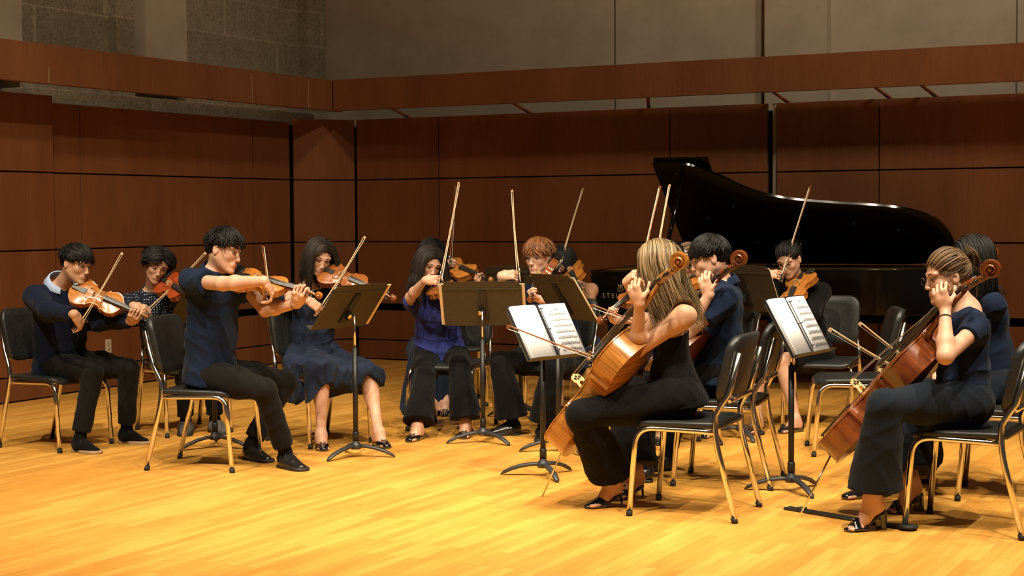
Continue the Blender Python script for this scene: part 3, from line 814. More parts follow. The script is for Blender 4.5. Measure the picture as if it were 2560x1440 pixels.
# ---------------------------------------------------------------- grand piano
def make_piano():
    Kp = W(1478, 672, 12.9); Kp.z = 0
    l = V(.94, -.34, 0).normalized(); wd = V(-l.y, l.x, 0)    # l: keyboard -> tail, wd: treble side -> bass side (away from camera)
    root = empty('grand_piano', 'black concert grand piano with raised lid behind the players', 'piano', Kp, math.atan2(l.y, l.x))
    # plan outline in (x along the length, y towards the bass side): treble side, bent side, tail, spine
    def cr(P, n=8):
        out = []
        for i in range(len(P) - 1):
            p0, p1, p2, p3 = P[max(i - 1, 0)], P[i], P[i + 1], P[min(i + 2, len(P) - 1)]
            for j in range(n):
                t = j / n
                out.append(tuple(.5 * (2 * p1[c] + (p2[c] - p0[c]) * t + (2 * p0[c] - 5 * p1[c] + 4 * p2[c] - p3[c]) * t * t + (3 * p1[c] - p0[c] - 3 * p2[c] + p3[c]) * t ** 3) for c in (0, 1)))
        out.append(P[-1]); return out
    bent = cr([(.42, .0), (.62, .0), (.80, .05), (1.0, .22), (1.2, .41), (1.45, .53), (1.8, .60), (2.2, .655), (2.42, .72), (2.60, .85), (2.70, 1.04), (2.735, 1.27), (2.70, 1.46), (2.62, 1.54)])
    plan = [(0, 0)] + bent + [(0, 1.56)]
    plan = [(x, y) for x, y in plan]
    mb = MB(); mb.prism(plan, (0, 0, .635), (1, 0, 0), (0, 1, 0), (0, 0, 1), .365)
    mb.build('case', M['piano'], root, True, auto=30)
    inner = [(x + (1.3 - x) * .02, y + (.8 - y) * .03) for x, y in plan]
    mb = MB(); mb.prism([(x * .985 + .03, y) for x, y in inner], (0, 0, .93), (1, 0, 0), (0, 1, 0), (0, 0, 1), .072); mb.build('iron_frame', mat('gold_iron_frame', (.30, .17, .05), .4, .6), root, True, auto=30)
    mb = MB(); mb.tube([V(x, y, 1.0) for x, y in plan], .007, 6, closed=True); mb.build('rim_edge', M['piano'], root)
    mb = MB(); mb.box((-.09, .78, .74), (.22, 1.56, .17), bev=.01); mb.build('key_bed', M['piano'], root)
    mb = MB()
    for i in range(52): mb.box((-.10, .17 + i * .0235, .835), (.15, .0225, .018), bev=.002)
    mb.build('white_keys', M['white_plate'], root)
    mb = MB()
    for i in range(51):
        if i % 7 not in (2, 6): mb.box((-.065, .17 + (i + .5) * .0235, .848), (.09, .011, .018), bev=.002)
    mb.build('black_keys', M['ebony'], root)
    # lid: hinged on the bass side
    th = math.radians(32.3); hy = 1.56
    lid_plan = [(.45, -.01)] + [(x, y - .012) for x, y in bent if x > .46] + [(2.3, 1.56), (.45, 1.56)]
    ax_y = V(0, -math.cos(th), math.sin(th)); nz = V(0, math.sin(th), math.cos(th))
    mb = MB(); mb.prism([(x, hy - y) for x, y in lid_plan], (0, hy, 1.015), (1, 0, 0), tuple(ax_y), tuple(nz), .022)
    lid = mb.build('lid', M['piano'], root, True, auto=30)
    mb = MB(); mb.prism([(.45, .02), (.90, .02), (.90, hy + .01), (.45, hy + .01)], (0, hy, 1.015) + nz * .04 if False else V(0, hy, 1.015) + nz * .045, (1, 0, 0), tuple(ax_y), tuple(nz), .022)
    mb.build('front_flap', M['piano'], root, False)
    mb = MB()
    for (x, y) in ((.62, .12), (1.0, .62), (1.5, .95), (1.95, .9), (2.3, 1.0), (1.1, 1.2), (.75, .8)):
        mb.ball(V(x, hy, 1.012) + ax_y * (hy - y), .006, 8)
    mb.build('lid_bumper', M['brass'], lid)
    mb = MB(); top = V(.66, hy, 1.012) + ax_y * (hy - .16); mb.tube([V(.56, .06, .96), top], .012, 8, flat=((1, 0, 0), 1.6)); mb.build('lid_prop', M['piano'], root)
    for (x, y) in ((.18, .16), (.18, 1.42), (2.30, 1.15)):
        mb = MB(); mb.box((x, y, .56), (.15, .15, .16), bev=.012)
        mb.lathe((x, y, .50), (0, 0, -1), [(0, .062), (.05, .068), (.30, .05), (.36, .045), (.40, .055)], 8)
        lg = mb.build('leg', M['piano'], root, True, auto=35)
        mb = MB(); mb.lathe((x, y - .03, .05), (0, 1, 0), [(0, .05), (.06, .05)], 16); mb.box((x, y, .085), (.06, .07, .05), bev=.01); mb.build('caster', M['brass'], lg, True, auto=35)
    mb = MB()
    for dy in (-.09, .09): mb.tube([V(.30, .78 + dy, .64), V(.26, .78 + dy * .7, .14)], .013, 8)
    mb.box((.24, .78, .13), (.16, .26, .06), bev=.01); mb.build('pedal_lyre', M['piano'], root, True, auto=35)
    mb = MB()
    for dy in (-.07, 0, .07): mb.box((.12, .78 + dy, .09), (.12, .028, .010), bev=.004)
    mb.build('pedal', M['brass'], root)
    # lettering and emblem on the treble side
    cu = bpy.data.curves.new('side_lettering', 'FONT'); cu.body = 'STEINWAY & SONS'; cu.size = .052; cu.extrude = .001; cu.space_character = 1.75
    to = bpy.data.objects.new('side_lettering', cu); COL.objects.link(to)
    dg = bpy.context.evaluated_depsgraph_get(); me = bpy.data.meshes.new_from_object(to.evaluated_get(dg)); bpy.data.objects.remove(to)
    me.materials.clear(); me.materials.append(M['gold_letter'])
    lo = bpy.data.objects.new('side_lettering', me); COL.objects.link(lo); lo.parent = root
    lo.location = (.095, -.003, .785); lo.rotation_euler = (PI / 2, 0, 0); lo.scale = (.8, 1, 1)
    mb = MB(); cx, cz = .245, .862
    for s in (-1, 1):
        mb.tube([V(cx + s * a, -.003, cz + b) for a, b in ((.006, -.030), (.020, -.020), (.022, -.002), (.014, .014), (.018, .028), (.024, .030))], .0022, 5)
    for q in (-.006, 0, .006): mb.tube([V(cx + q, -.003, cz - .022), V(cx + q, -.003, cz + .022)], .001, 4)
    mb.tube([V(cx - .016, -.003, cz + .022), V(cx + .016, -.003, cz + .022)], .002, 5); mb.tube([V(cx, -.003, cz + .022), V(cx, -.003, cz + .038)], .002, 5)
    mb.build('side_emblem', M['gold_letter'], root)
    return root
# ---------------------------------------------------------------- organic surfaces from blended distance fields
def n3(v):
    v = np.asarray(v, dtype=np.float64); return v / (np.linalg.norm(v) + 1e-12)
class F:                                      # a list of blended shapes
    def __init__(s): s.p = []
    def cap(s, a, b, ra, rb, k=.02, wide=None, cut=None, op='u', flare=None):
        # tapered limb; wide=(direction, ratio): wider across that direction; cut=[(point, normal)...] clean ends
        s.p.append(('cap', np.array(a, float), np.array(b, float), ra, rb, k, wide, cut, op)); return s
    def ell(s, c, axes, r, k=.02, cut=None, op='u'):
        a = n3(axes[0]); b = np.asarray(axes[1], float); b = n3(b - a * (a @ b)); c3 = np.cross(a, b)
        if c3 @ np.asarray(axes[2], float) < 0: c3 = -c3
        s.p.append(('ell', np.array(c, float), [a, b, c3], r, k, cut, op)); return s
def _dist(pr, P):
    if pr[0] == 'cap':
        _, a, b, ra, rb, k, wide, cut, op = pr
        pa = [P[i] - a[i] for i in range(3)]; ba = b - a
        if wide is not None:
            wv = n3(wide[0]); q = 1 - 1.0 / wide[1]
            dp = (pa[0] * wv[0] + pa[1] * wv[1] + pa[2] * wv[2]) * q
            pa = [pa[i] - dp * wv[i] for i in range(3)]; ba = ba - wv * (ba @ wv) * q
        L2 = max(ba @ ba, 1e-9)
        t = np.clip((pa[0] * ba[0] + pa[1] * ba[1] + pa[2] * ba[2]) / L2, 0, 1)
        d = np.sqrt((pa[0] - t * ba[0]) ** 2 + (pa[1] - t * ba[1]) ** 2 + (pa[2] - t * ba[2]) ** 2) - (ra + (rb - ra) * t)
    else:
        _, c, ax, r, k, cut, op = pr
        pc = [P[i] - c[i] for i in range(3)]
        l = [(pc[0] * a[0] + pc[1] * a[1] + pc[2] * a[2]) for a in ax]
        k0 = np.sqrt(sum((l[i] / r[i]) ** 2 for i in range(3))); k1 = np.sqrt(sum((l[i] / r[i] ** 2) ** 2 for i in range(3)))
        d = k0 * (k0 - 1) / (k1 + 1e-6)
    if cut:
        for pt, nn in cut:
            nn = n3(nn); d = np.maximum(d, (P[0] - pt[0]) * nn[0] + (P[1] - pt[1]) * nn[1] + (P[2] - pt[2]) * nn[2])
    return d
def _bb(pr):
    if pr[0] == 'cap':
        _, a, b, ra, rb, k, wide, cut, op = pr
        r = max(ra, rb); e = np.array([r, r, r])
        if wide is not None: e = e + np.abs(n3(wide[0])) * r * (wide[1] - 1)
        return np.minimum(a, b) - e, np.maximum(a, b) + e
    _, c, ax, r, k, cut, op = pr
    e = sum(np.abs(ax[i]) * r[i] for i in range(3)); return c - e, c + e
def field_mesh(f, h, box=None, disp=None, clip=None, adapt=.0):
    prs = f.p
    bbs = [_bb(p) for p in prs]
    us = [i for i, p in enumerate(prs) if p[-1] == 'u']
    lo = np.min([bbs[i][0] for i in us], 0) - .02; hi = np.max([bbs[i][1] for i in us], 0) + .02
    if box is not None: lo = np.maximum(lo, box[0]); hi = np.minimum(hi, box[1])
    n = np.maximum(np.ceil((hi - lo) / h).astype(int), 4) + 1
    D = np.full(n, .06, dtype=np.float32)
    ax = [lo[i] + h * np.arange(n[i]) for i in range(3)]
    for p, (a, b) in zip(prs, bbs):
        k = p[5] if p[0] == 'cap' else p[4]
        mg = k + 3 * h
        i0 = np.clip(np.floor((a - mg - lo) / h).astype(int), 0, n); i1 = np.clip(np.ceil((b + mg - lo) / h).astype(int) + 1, 0, n)
        if np.any(i1 - i0 < 1): continue
        sl = tuple(slice(i0[i], i1[i]) for i in range(3))
        P = [ax[0][sl[0]][:, None, None], ax[1][sl[1]][None, :, None], ax[2][sl[2]][None, None, :]]
        d = _dist(p, P).astype(np.float32); c = D[sl]
        if p[-1] == 'u':
            hh = np.maximum(k - np.abs(c - d), 0) / max(k, 1e-5); D[sl] = np.minimum(c, d) - hh * hh * k * .25
        elif p[-1] == 's':
            d = -d; hh = np.maximum(k - np.abs(c - d), 0) / max(k, 1e-5); D[sl] = np.maximum(c, d) + hh * hh * k * .25
    if disp is not None:
        I = np.nonzero(np.abs(D) < 4 * h + .02)
        if len(I[0]):
            P = np.stack([ax[i][I[i]] for i in range(3)], 0); D[I] += disp(P).astype(np.float32)
    if clip is not None:
        P = [ax[0][:, None, None], ax[1][None, :, None], ax[2][None, None, :]]
        D = np.maximum(D, clip(P)).astype(np.float32)
    D = np.clip(D, -.06, .06)
    g = vdb.FloatGrid(.06); g.copyFromArray(D)
    if adapt > 0:
        pts, tri, qd = g.convertToPolygons(0.0, adapt)
    else:
        pts, qd = g.convertToQuads(0.0); tri = np.zeros((0, 3), int)
    pts = np.asarray(pts, float) * h + lo
    return pts, np.asarray(tri, int), np.asarray(qd, int)
def merge_fields(f, h, fine=(), hf=.0026, disp=None, adapt=0.0):
    # coarse everywhere, fine inside the given boxes
    pts, tri, qd = field_mesh(f, h, disp=disp, adapt=0)
    allp = [pts]; allq = []; off = len(pts)
    keep = np.ones(len(qd), bool); cen = pts[qd].mean(1)
    for a, b in fine:
        keep &= ~np.all((cen > a + h * .4) & (cen < b - h * .4), axis=1)
    allq.append(qd[keep])
    for a, b in fine:
        p2, _, q2 = field_mesh(f, hf, box=(a - .012, b + .012), disp=disp)
        c2 = p2[q2].mean(1)
        q2 = q2[np.all((c2 > a - .002) & (c2 < b + .002), axis=1)]
        allp.append(p2); allq.append(q2 + off); off += len(p2)
    return np.concatenate(allp), np.concatenate(allq)
def np_mesh(name, pts, faces, material, parent=None, smooth_it=0, origin=None, mi=None, tri=None):
    used = np.unique(faces); mp = -np.ones(len(pts), int); mp[used] = np.arange(len(used)); pts = pts[used]; faces = mp[faces]
    if smooth_it:
        for _ in range(smooth_it):
            acc = np.zeros_like(pts); cnt = np.zeros(len(pts))
            k = faces.shape[1]
            for a in range(k):
                b = (a + 1) % k
                np.add.at(acc, faces[:, a], pts[faces[:, b]]); np.add.at(cnt, faces[:, a], 1)
                np.add.at(acc, faces[:, b], pts[faces[:, a]]); np.add.at(cnt, faces[:, b], 1)
            pts = pts * .5 + acc / np.maximum(cnt, 1)[:, None] * .5
    if origin is not None: pts = pts - np.array(origin)
    me = bpy.data.meshes.new(name); nf = len(faces); k = faces.shape[1]
    me.vertices.add(len(pts)); me.vertices.foreach_set('co', pts.astype(np.float32).ravel())
    fc = faces[:, ::-1]
    me.loops.add(nf * k); me.loops.foreach_set('vertex_index', fc.astype(np.int32).ravel())
    me.polygons.add(nf); me.polygons.foreach_set('loop_start', np.arange(0, nf * k, k, dtype=np.int32))
    try: me.polygons.foreach_set('loop_total', np.full(nf, k, dtype=np.int32))
    except Exception: pass
    for mm in (material if isinstance(material, (list, tuple)) else [material]): me.materials.append(mm)
    me.polygons.foreach_set('use_smooth', [True] * nf)
    if mi is not None: me.polygons.foreach_set('material_index', mi.astype(np.int32))
    me.update(calc_edges=True); me.validate()
    o = bpy.data.objects.new(name, me); COL.objects.link(o)
    if parent is not None: o.parent = parent
    return o
def folds(dirs, amp, seed=0, extra=.5):
    # soft cloth folds: warped ridges running across the given directions
    rng = np.random.RandomState(seed); ph = rng.rand(8) * 6.28
    dirs = [n3(d) for d in dirs]
    def f(P):
        x, y, z = P
        wx = np.sin(x * 13 + ph[0]) * .5 + np.sin(y * 17 + ph[1] + z * 5) * .5
        wy = np.sin(y * 11 + ph[2] + x * 7) * .6 + np.sin(z * 19 + ph[3]) * .4
        d = 0
        for i, (v, fr) in enumerate(zip(dirs, (34, 47, 26))):
            s = (x * v[0] + y * v[1] + z * v[2]) * fr + 1.6 * wx + ph[4 + i] + .8 * wy
            r = 1 - np.abs(np.sin(s)); gate = .5 + .5 * np.sin(x * 7 + y * 9 - z * 8 + ph[5] + 2 * i)
            d = d - amp * (r ** 2.2) * gate
        return d + amp * .35
    return f

# ---------------------------------------------------------------- people
def skin_mat(name, c, c2, redder=(1.0, .80, .74)):
    def f(nt, b):
        v = coords(nt); n = noise(nt, v, 16, 4, .6); n2 = noise(nt, v, 120, 2, .5)
        cc = ramp(nt, n, [(.3, c2), (.7, c)])
        nt.links.new(cc, b.inputs['Base Color']); bump(nt, b, n2, .05, .0006)
    return mat(name, rough=.47, spec=.35, fn=f, sss=.10)
SK = {'light': skin_mat('light_skin', (.62, .375, .26), (.54, .295, .195)),
      'warm': skin_mat('warm_skin', (.56, .325, .205), (.47, .25, .15)),
      'tan': skin_mat('tan_skin', (.46, .245, .145), (.38, .19, .105))}
M['lip'] = mat('lips', (.38, .135, .10), .4)
M['eye_white'] = mat('eye_white', (.36, .31, .27), .3)
M['iris'] = mat('dark_iris', (.02, .012, .008), .15)
M['lash'] = mat('lashes', (.012, .009, .008), .6)
def hair_mat(name, c1, c2, rough=.55, scale=60, spec=.28):
    def f(nt, b):
        a = nt.nodes.new('ShaderNodeAttribute'); a.attribute_name = 'shade'; a.attribute_type = 'GEOMETRY'
        v = coords(nt); n = noise(nt, v, scale, 2, .6)
        c = ramp(nt, a.outputs['Fac'], [(0, c1), (1, c2)])
        c = mixc(nt, .35, c, ramp(nt, n, [(.3, (.6, .6, .6)), (.7, (1.25, 1.25, 1.25))]), 'MULTIPLY')
        nt.links.new(c, b.inputs['Base Color']); b.inputs['Anisotropic'].default_value = .5
    return mat(name, rough=rough, spec=spec, fn=f)
HAIR = {'black': hair_mat('black_hair', (.004, .0035, .003), (.014, .011, .010)),
        'darkbrown': hair_mat('dark_brown_hair', (.007, .0045, .003), (.030, .018, .011)),
        'auburn': hair_mat('reddish_brown_hair', (.10, .032, .010), (.30, .125, .045), .45),
        'blonde': hair_mat('blonde_hair', (.060, .034, .016), (.43, .30, .155), .42, 90),
        'lightbrown': hair_mat('light_brown_hair', (.06, .032, .016), (.26, .16, .085), .45)}
def cloth_mat(name, c1, c2, rough=.9, nscale=140, sheen=.04, bmp=.25):
    return mat(name, rough=rough, spec=.08, sheen=sheen, fn=varied(c1, c2, nscale=nscale, bmp=bmp, bd=.0015, lo=.3, hi=.7))
def dots(nt, b):
    v = coords(nt, (58, 58, 58)); vo = nd(nt, 'ShaderNodeTexVoronoi'); vo.inputs['Randomness'].default_value = .25; nt.links.new(v, vo.inputs['Vector']); vo.inputs['Scale'].default_value = 1
    c = ramp(nt, vo.outputs['Distance'], [(.22, (.34, .40, .50)), (.30, (.008, .010, .020))]); nt.links.new(c, b.inputs['Base Color'])
CL = {'navy_knit': cloth_mat('navy_knit', (.004, .006, .017), (.009, .013, .032), nscale=190, bmp=.5),
      'navy': cloth_mat('navy_cotton', (.009, .015, .036), (.015, .024, .055)),
      'navy_polo': cloth_mat('navy_pique', (.006, .011, .028), (.011, .019, .044), nscale=260),
      'dress': cloth_mat('navy_linen', (.011, .016, .034), (.020, .028, .052), nscale=200),
      'royal': cloth_mat('royal_blue_chiffon', (.020, .026, .13), (.040, .048, .22), rough=.7),
      'black': cloth_mat('black_cloth', (.0035, .0035, .004), (.007, .007, .0075)),
      'charcoal': cloth_mat('charcoal_trousers', (.006, .006, .006), (.012, .0115, .0105), nscale=240),
      'denim': cloth_mat('dark_blue_denim', (.007, .010, .016), (.015, .020, .030), nscale=260, bmp=.5),
      'skyblue': cloth_mat('pale_blue_cotton', (.30, .38, .56), (.38, .46, .64)),
      'dots': mat('dotted_navy_cotton', rough=.85, spec=.15, fn=dots)}
M['shoe_leather'] = mat('black_shoe_leather', (.010, .009, .009), .28, spec=.6)
M['shoe_patent'] = mat('black_patent', (.008, .008, .010), .10, spec=.7, coat=.6)
M['shoe_suede'] = mat('grey_suede', rough=.95, fn=varied((.05, .047, .042), (.09, .082, .072), nscale=60))
M['sole_tan'] = mat('tan_sole', (.35, .24, .13), .7)
M['sole_black'] = mat('black_sole', (.012, .011, .010), .6)
M['glass_frame'] = mat('glasses_frame', (.10, .07, .05), .3, .7)
M['lens'] = mat('spectacle_lens', (1, 1, 1), .02); M['lens'].node_tree.nodes['Principled BSDF'].inputs['Transmission Weight'].default_value = 1.0
M['lens'].node_tree.nodes['Principled BSDF'].inputs['IOR'].default_value = 1.03

def head_frame(yaw, down=0, roll=0):
    # yaw 0 faces the camera, +90 faces image right; roll>0 tilts the crown towards the person's left
    y = math.radians(yaw); f = V(math.sin(y), -math.cos(y), 0); u = V(0, 0, 1); l = u.cross(f)
    a = math.radians(down); f2 = f * math.cos(a) - u * math.sin(a); u2 = u * math.cos(a) + f * math.sin(a)
    b = math.radians(roll); u3 = u2 * math.cos(b) + l * math.sin(b); l3 = l * math.cos(b) - u2 * math.sin(b)
    return f2, u3, l3
def build_head(f, H, fr, s, neck, male=True, eyes_down=0):
    fw, up, lf = fr
    def P(a, b, c): return np.array(H + (fw * a + up * b + lf * c) * s)
    A = (lf, up, fw)
    f.ell(P(-.014, .024, 0), A, (.076 * s, .092 * s, .098 * s), .02)
    f.ell(P(.020, -.040, 0), A, (.056 * s, .073 * s, .062 * s), .03)
    for q in (-1, 1):
        f.cap(P(-.005, -.048, .048 * q), P(.056, -.096, .014 * q), .017 * s, .016 * s, .03)
        f.ell(P(.050, -.026, .036 * q), A, (.023 * s, .022 * s, .023 * s), .02)
        f.ell(P(-.012, -.008, .077 * q), (up, fw + lf * (-.35 * q), lf * q + fw * .35), (.031 * s, .018 * s, .009 * s), .006)
        f.ell(P(-.008, -.006, .087 * q), A, (.006 * s, .016 * s, .009 * s), .004, op='s')
        f.ell(P(.093, .002, .031 * q), A, (.018 * s, .011 * s, .016 * s), .012, op='s')
        f.cap(P(.079, .022, .014 * q), P(.068, .024, .048 * q), .010 * s, .009 * s, .014)
        f.ell(P(.095, -.037, .0105 * q), A, (.0068 * s, .0058 * s, .008 * s), .006)
    f.ell(P(.078, -.102, 0), A, (.020 * s, .014 * s, .014 * s), .02)
    f.cap(P(.080, .012, 0), P(.101, -.033, 0), .0065 * s, .0088 * s, .012)
    f.ell(P(.080, -.066, 0), A, (.026 * s, .018 * s, .013 * s), .016)
    f.cap(P(-.022, -.045, 0), np.array(neck), (.050 if male else .045) * s, (.056 if male else .048) * s, .03)
    return P
def head_parts(root, P, fr, s, O, hair, brow=1.0, mouth=1.0, ear=True, lidded=.3):
    fw, up, lf = fr; R = basis(lf, up, fw).to_3x3(); O = Vector(O)
    def L(a, b, c): return Vector(P(a, b, c)) - O
    for q in (-1, 1):
        mb = MB(); mb.cur = 0; mb.ball(L(.0712, .000, .031 * q), (.0130 * s, .0062 * s, .0125 * s), 14, R)
        mb.cur = 1; mb.ball(L(.0822, -.0008, .0312 * q), (.0056 * s, .0050 * s, .0022 * s), 10, R)
        mb.cur = 2
        arc = [L(.0835 - .007 * abs(t) ** 2 * 1.6, .0050 - .0050 * abs(t) ** 2 - .0035 * lidded, .0312 * q + .0150 * t) for t in (-1, -.6, -.2, .2, .6, 1)]
        mb.tube(arc, [.0008 * s, .0018 * s, .0024 * s, .0024 * s, .0018 * s, .0008 * s], 5)
        mb.build('eye', [M['eye_white'], M['iris'], M['lash']], root)
        mb = MB(); arc = [L(.089 - .016 * t * t, .0245 + .004 * math.sin(t * 2.4), (.012 + .036 * t) * q) for t in (0, .25, .5, .75, 1)]
        mb.tube(arc, [.0022 * s * brow, .0034 * s * brow, .0032 * s * brow, .0024 * s * brow, .0008 * s], 6)
        mb.build('eyebrow', HAIR[hair] if hair not in ('blonde',) else HAIR['lightbrown'], root)
    mb = MB()
    for bb, w_, r_ in ((-.0625, .021, .0038), (-.0705, .018, .0044)):
        arc = [L(.0915 - .010 * t * t, bb + .0012 * (1 - abs(t)) * (1 if bb > -.066 else -1), w_ * t * mouth) for t in (-1, -.66, -.33, 0, .33, .66, 1)]
        mb.tube(arc, [.0008 * s, r_ * .75 * s, r_ * s, r_ * .9 * s, r_ * s, r_ * .75 * s, .0008 * s], 7)
    mb.build('lips', M['lip'], root)
def glasses(root, P, fr, s, O):
    O = Vector(O)
    def L(a, b, c): return Vector(P(a, b, c)) - O
    mb = MB()
    for q in (-1, 1):
        ring = [L(.104 - .004 * math.cos(t) ** 2, -.004 + .0195 * math.sin(t), .0325 * q + .0225 * math.cos(t)) for t in [2 * PI * i / 20 for i in range(20)]]
        mb.tube(ring, .0012 * s, 5, closed=True)
        mb.tube([L(.101, .004, .055 * q), L(.092, .006, .070 * q), L(.0, .006, .083 * q), L(-.02, -.004, .082 * q)], .0013 * s, 5)
    mb.tube([L(.104, .0, -.010), L(.107, .003, 0), L(.104, .0, .010)], .0012 * s, 5)
    return mb.build('glasses', M['glass_frame'], root)

def hand(f, wr, d, n, side, s=1.0, curl=(35, 35, 25), spread=1.0, thumb=(.6, .75, -.35), thumb_curl=25, palm_k=.012, curls=None, wrist_r=.026):
    # wr wrist point, d wrist->knuckles, n back of the hand, side +1: thumb lies on d x n
    d = Vector(d).normalized(); n = Vector(n); n = (n - d * n.dot(d)).normalized(); t = d.cross(n) * side
    wr = Vector(wr)
    f.cap(wr, wr + d * .045 * s, wrist_r * .78 * s, .022 * s, .015, wide=(t, 1.30))
    f.cap(wr + d * .03 * s + t * .012 * s, wr + d * .082 * s + t * .020 * s, .0185 * s, .0145 * s, palm_k, wide=(t, 1.35))
    f.cap(wr + d * .03 * s - t * .012 * s, wr + d * .078 * s - t * .020 * s, .0180 * s, .0130 * s, palm_k, wide=(t, 1.35))
    tips = []
    for i, (off, fl, dd) in enumerate(((.031, .96, .088), (.0105, 1.06, .091), (-.0105, .98, .087), (-.0300, .78, .079))):
        c = curls[i] if curls else curl
        p = wr + (d * dd + t * off) * s; ang = 0
        dirn = (d + t * (off * 3.2 * spread)).normalized()
        r0 = .0092 if i < 3 else .0080
        for j, (ln, cc) in enumerate(zip((.043, .027, .021), c)):
            ang += math.radians(cc)
            v = dirn * math.cos(ang) - n * math.sin(ang)
            q = p + v * ln * fl * s
            f.cap(p, q, (r0 - .0007 * j) * s, (r0 - .0007 * (j + 1)) * s, .0035)
            if j < 2: f.ell(q, (v, n, t), (.009 * s, .0087 * s - .0006 * j, .0087 * s), .003)
            p = q
        tips.append(p)
    p = wr + (d * .028 + t * .026 - n * .004) * s
    v = (d * thumb[0] + t * thumb[1] + n * thumb[2]).normalized()
    q = p + v * .042 * s; f.cap(wr + (d * .012 + t * .012) * s, p, .017 * s, .0155 * s, .012); f.cap(p, q, .0150 * s, .0108 * s, .008)
    a = math.radians(thumb_curl); v2 = (v * math.cos(a) + (d * .8 - t * .6).normalized() * math.sin(a)).normalized()
    q2 = q + v2 * .030 * s; f.cap(q, q2, .0105 * s, .0095 * s, .004)
    v3 = (v2 * math.cos(a * .6) + (d * .8 - t * .6).normalized() * math.sin(a * .6)).normalized()
    q3 = q2 + v3 * .024 * s; f.cap(q2, q3, .0095 * s, .0078 * s, .004)
    return tips, q3

def strands(root, name, H, fr, s, O, guides, hairmat, thick=.0036, width=.0085, cap=None, seed=1, colliders=(), extra=None, grav=V(0, 0, -1)):
    # locks of hair flowing over the skull; guides: list of (start (f,u,l), initial direction (f,u,l), length, gravity, stiffness)
    fw, up, lf = fr; rng = random.Random(seed); O = Vector(O)
    C = H + (fw * -.014 + up * .024) * s; ra = V(.0, .0, .0)
    rl, ru, rf = .079 * s, .095 * s, .101 * s
    allv = []; allf = []; shade = []
    n = 5
    for (st, di, ln, gr, lift) in guides:
        p = H + (fw * st[0] + up * st[1] + lf * st[2]) * s
        v = (fw * di[0] + up * di[1] + lf * di[2]).normalized()
        step = .014; N = max(3, int(ln / step)); pts = []; wob = V(rng.uniform(-1, 1), rng.uniform(-1, 1), rng.uniform(-1, 1)) * .10
        layer = 1 + rng.uniform(.0, .05) + lift
        hit = 0
        for i in range(N + 1):
            if hit > 2 and v.z > -.45 * max(v.length, 1e-6) and len(pts) > 3: break
            q = p - C; x, y, z = q.dot(lf) / (rl * layer), q.dot(up) / (ru * layer), q.dot(fw) / (rf * layer)
            r = math.sqrt(x * x + y * y + z * z) + 1e-9
            # the jaw and neck zone below the skull is not hollow: keep the skull radius a little
            if r < 1:
                p = C + (lf * x * rl + up * y * ru + fw * z * rf) * (layer / r)
            for (cp, cr_) in colliders:
                dq = p - cp
                if dq.length < cr_:
                    nn_ = dq.normalized(); p = cp + nn_ * cr_
                    if v.dot(nn_) < 0: v = (v - nn_ * v.dot(nn_) * .95); hit += 1
            pl_ = p - H
            if pl_.dot(fw) > .066 * s and pl_.dot(up) < .012 * s and abs(pl_.dot(lf)) < .056 * s and len(pts) > 3: break
            pts.append(p.copy())
            nrm = (p - C).normalized()
            v = v + (grav if i > 9 else V(0, 0, -1)) * gr * step * 30 + wob * step * (6 if gr < .3 else 14)
            if r < 1.12: v = v - nrm * v.dot(nrm) * .9
            v.normalize(); p = p + v * step
        sh = min(1, max(0, rng.gauss(.38, .30))); base = len(allv)
        wd = width * rng.uniform(.6, 1.3) * s
        for i, p in enumerate(pts):
            t = i / (len(pts) - 1); tan = (pts[min(i + 1, len(pts) - 1)] - pts[max(i - 1, 0)])
            if tan.length < 1e-6: tan = V(0, 0, -1)
            tan.normalize(); nr = (p - C); nr = (nr - tan * nr.dot(tan))
            if nr.length < 1e-6: nr = tan.orthogonal()
            nr.normalize(); sd = tan.cross(nr)
            k = (1 - t ** 3) * .92 + .08; k *= min(1, .45 + t * 4)
            for j in range(n):
                a = 2 * PI * j / n; allv.append(p + sd * math.cos(a) * wd * k + nr * math.sin(a) * thick * s * k); shade.append(min(1, max(0, sh + rng.uniform(-.05, .05))))
        for i in range(len(pts) - 1):
            for j in range(n): allf.append((base + i * n + j, base + i * n + (j + 1) % n, base + (i + 1) * n + (j + 1) % n, base + (i + 1) * n + j))
    # solid under-layer following the skull
    if cap is not None:
        mb = MB(); n0, n1 = 26, 36; idx = {}
        base = len(allv)
        for i in range(n0 + 1):
            ph = PI * i / n0
            for j in range(n1):
                th = 2 * PI * j / n1
                d = lf * math.sin(ph) * math.cos(th) * rl * 1.02 + up * math.cos(ph) * ru * 1.02 + fw * math.sin(ph) * math.sin(th) * rf * 1.02
                allv.append(C + d); shade.append(.25)
        for i in range(n0):
            for j in range(n1):
                ids = (base + i * n1 + j, base + i * n1 + (j + 1) % n1, base + (i + 1) * n1 + (j + 1) % n1, base + (i + 1) * n1 + j)
                c = (allv[ids[0]] + allv[ids[1]] + allv[ids[2]] + allv[ids[3]]) / 4 - H
                ff, uu, ll = c.dot(fw) / s, c.dot(up) / s, c.dot(lf) / s
                if cap(ff, uu, ll): allf.append(ids[::-1])
    if extra: extra(allv, allf, shade)
    o = link_mesh(name, [v - O for v in allv], allf, hairmat, root)
    at = o.data.attributes.new('shade', 'FLOAT', 'POINT'); at.data.foreach_set('value', shade)
    return o
def cap_short(f, u, l): return (.775 * (f - .078) - .632 * (u - .070)) < 0 and u > -.075 and not (abs(l) > .06 and -.035 < f < .03 and u < .012)
def cap_long(f, u, l): return (.80 * (f - .070) - .60 * (u - .060)) < 0 and u > -.10
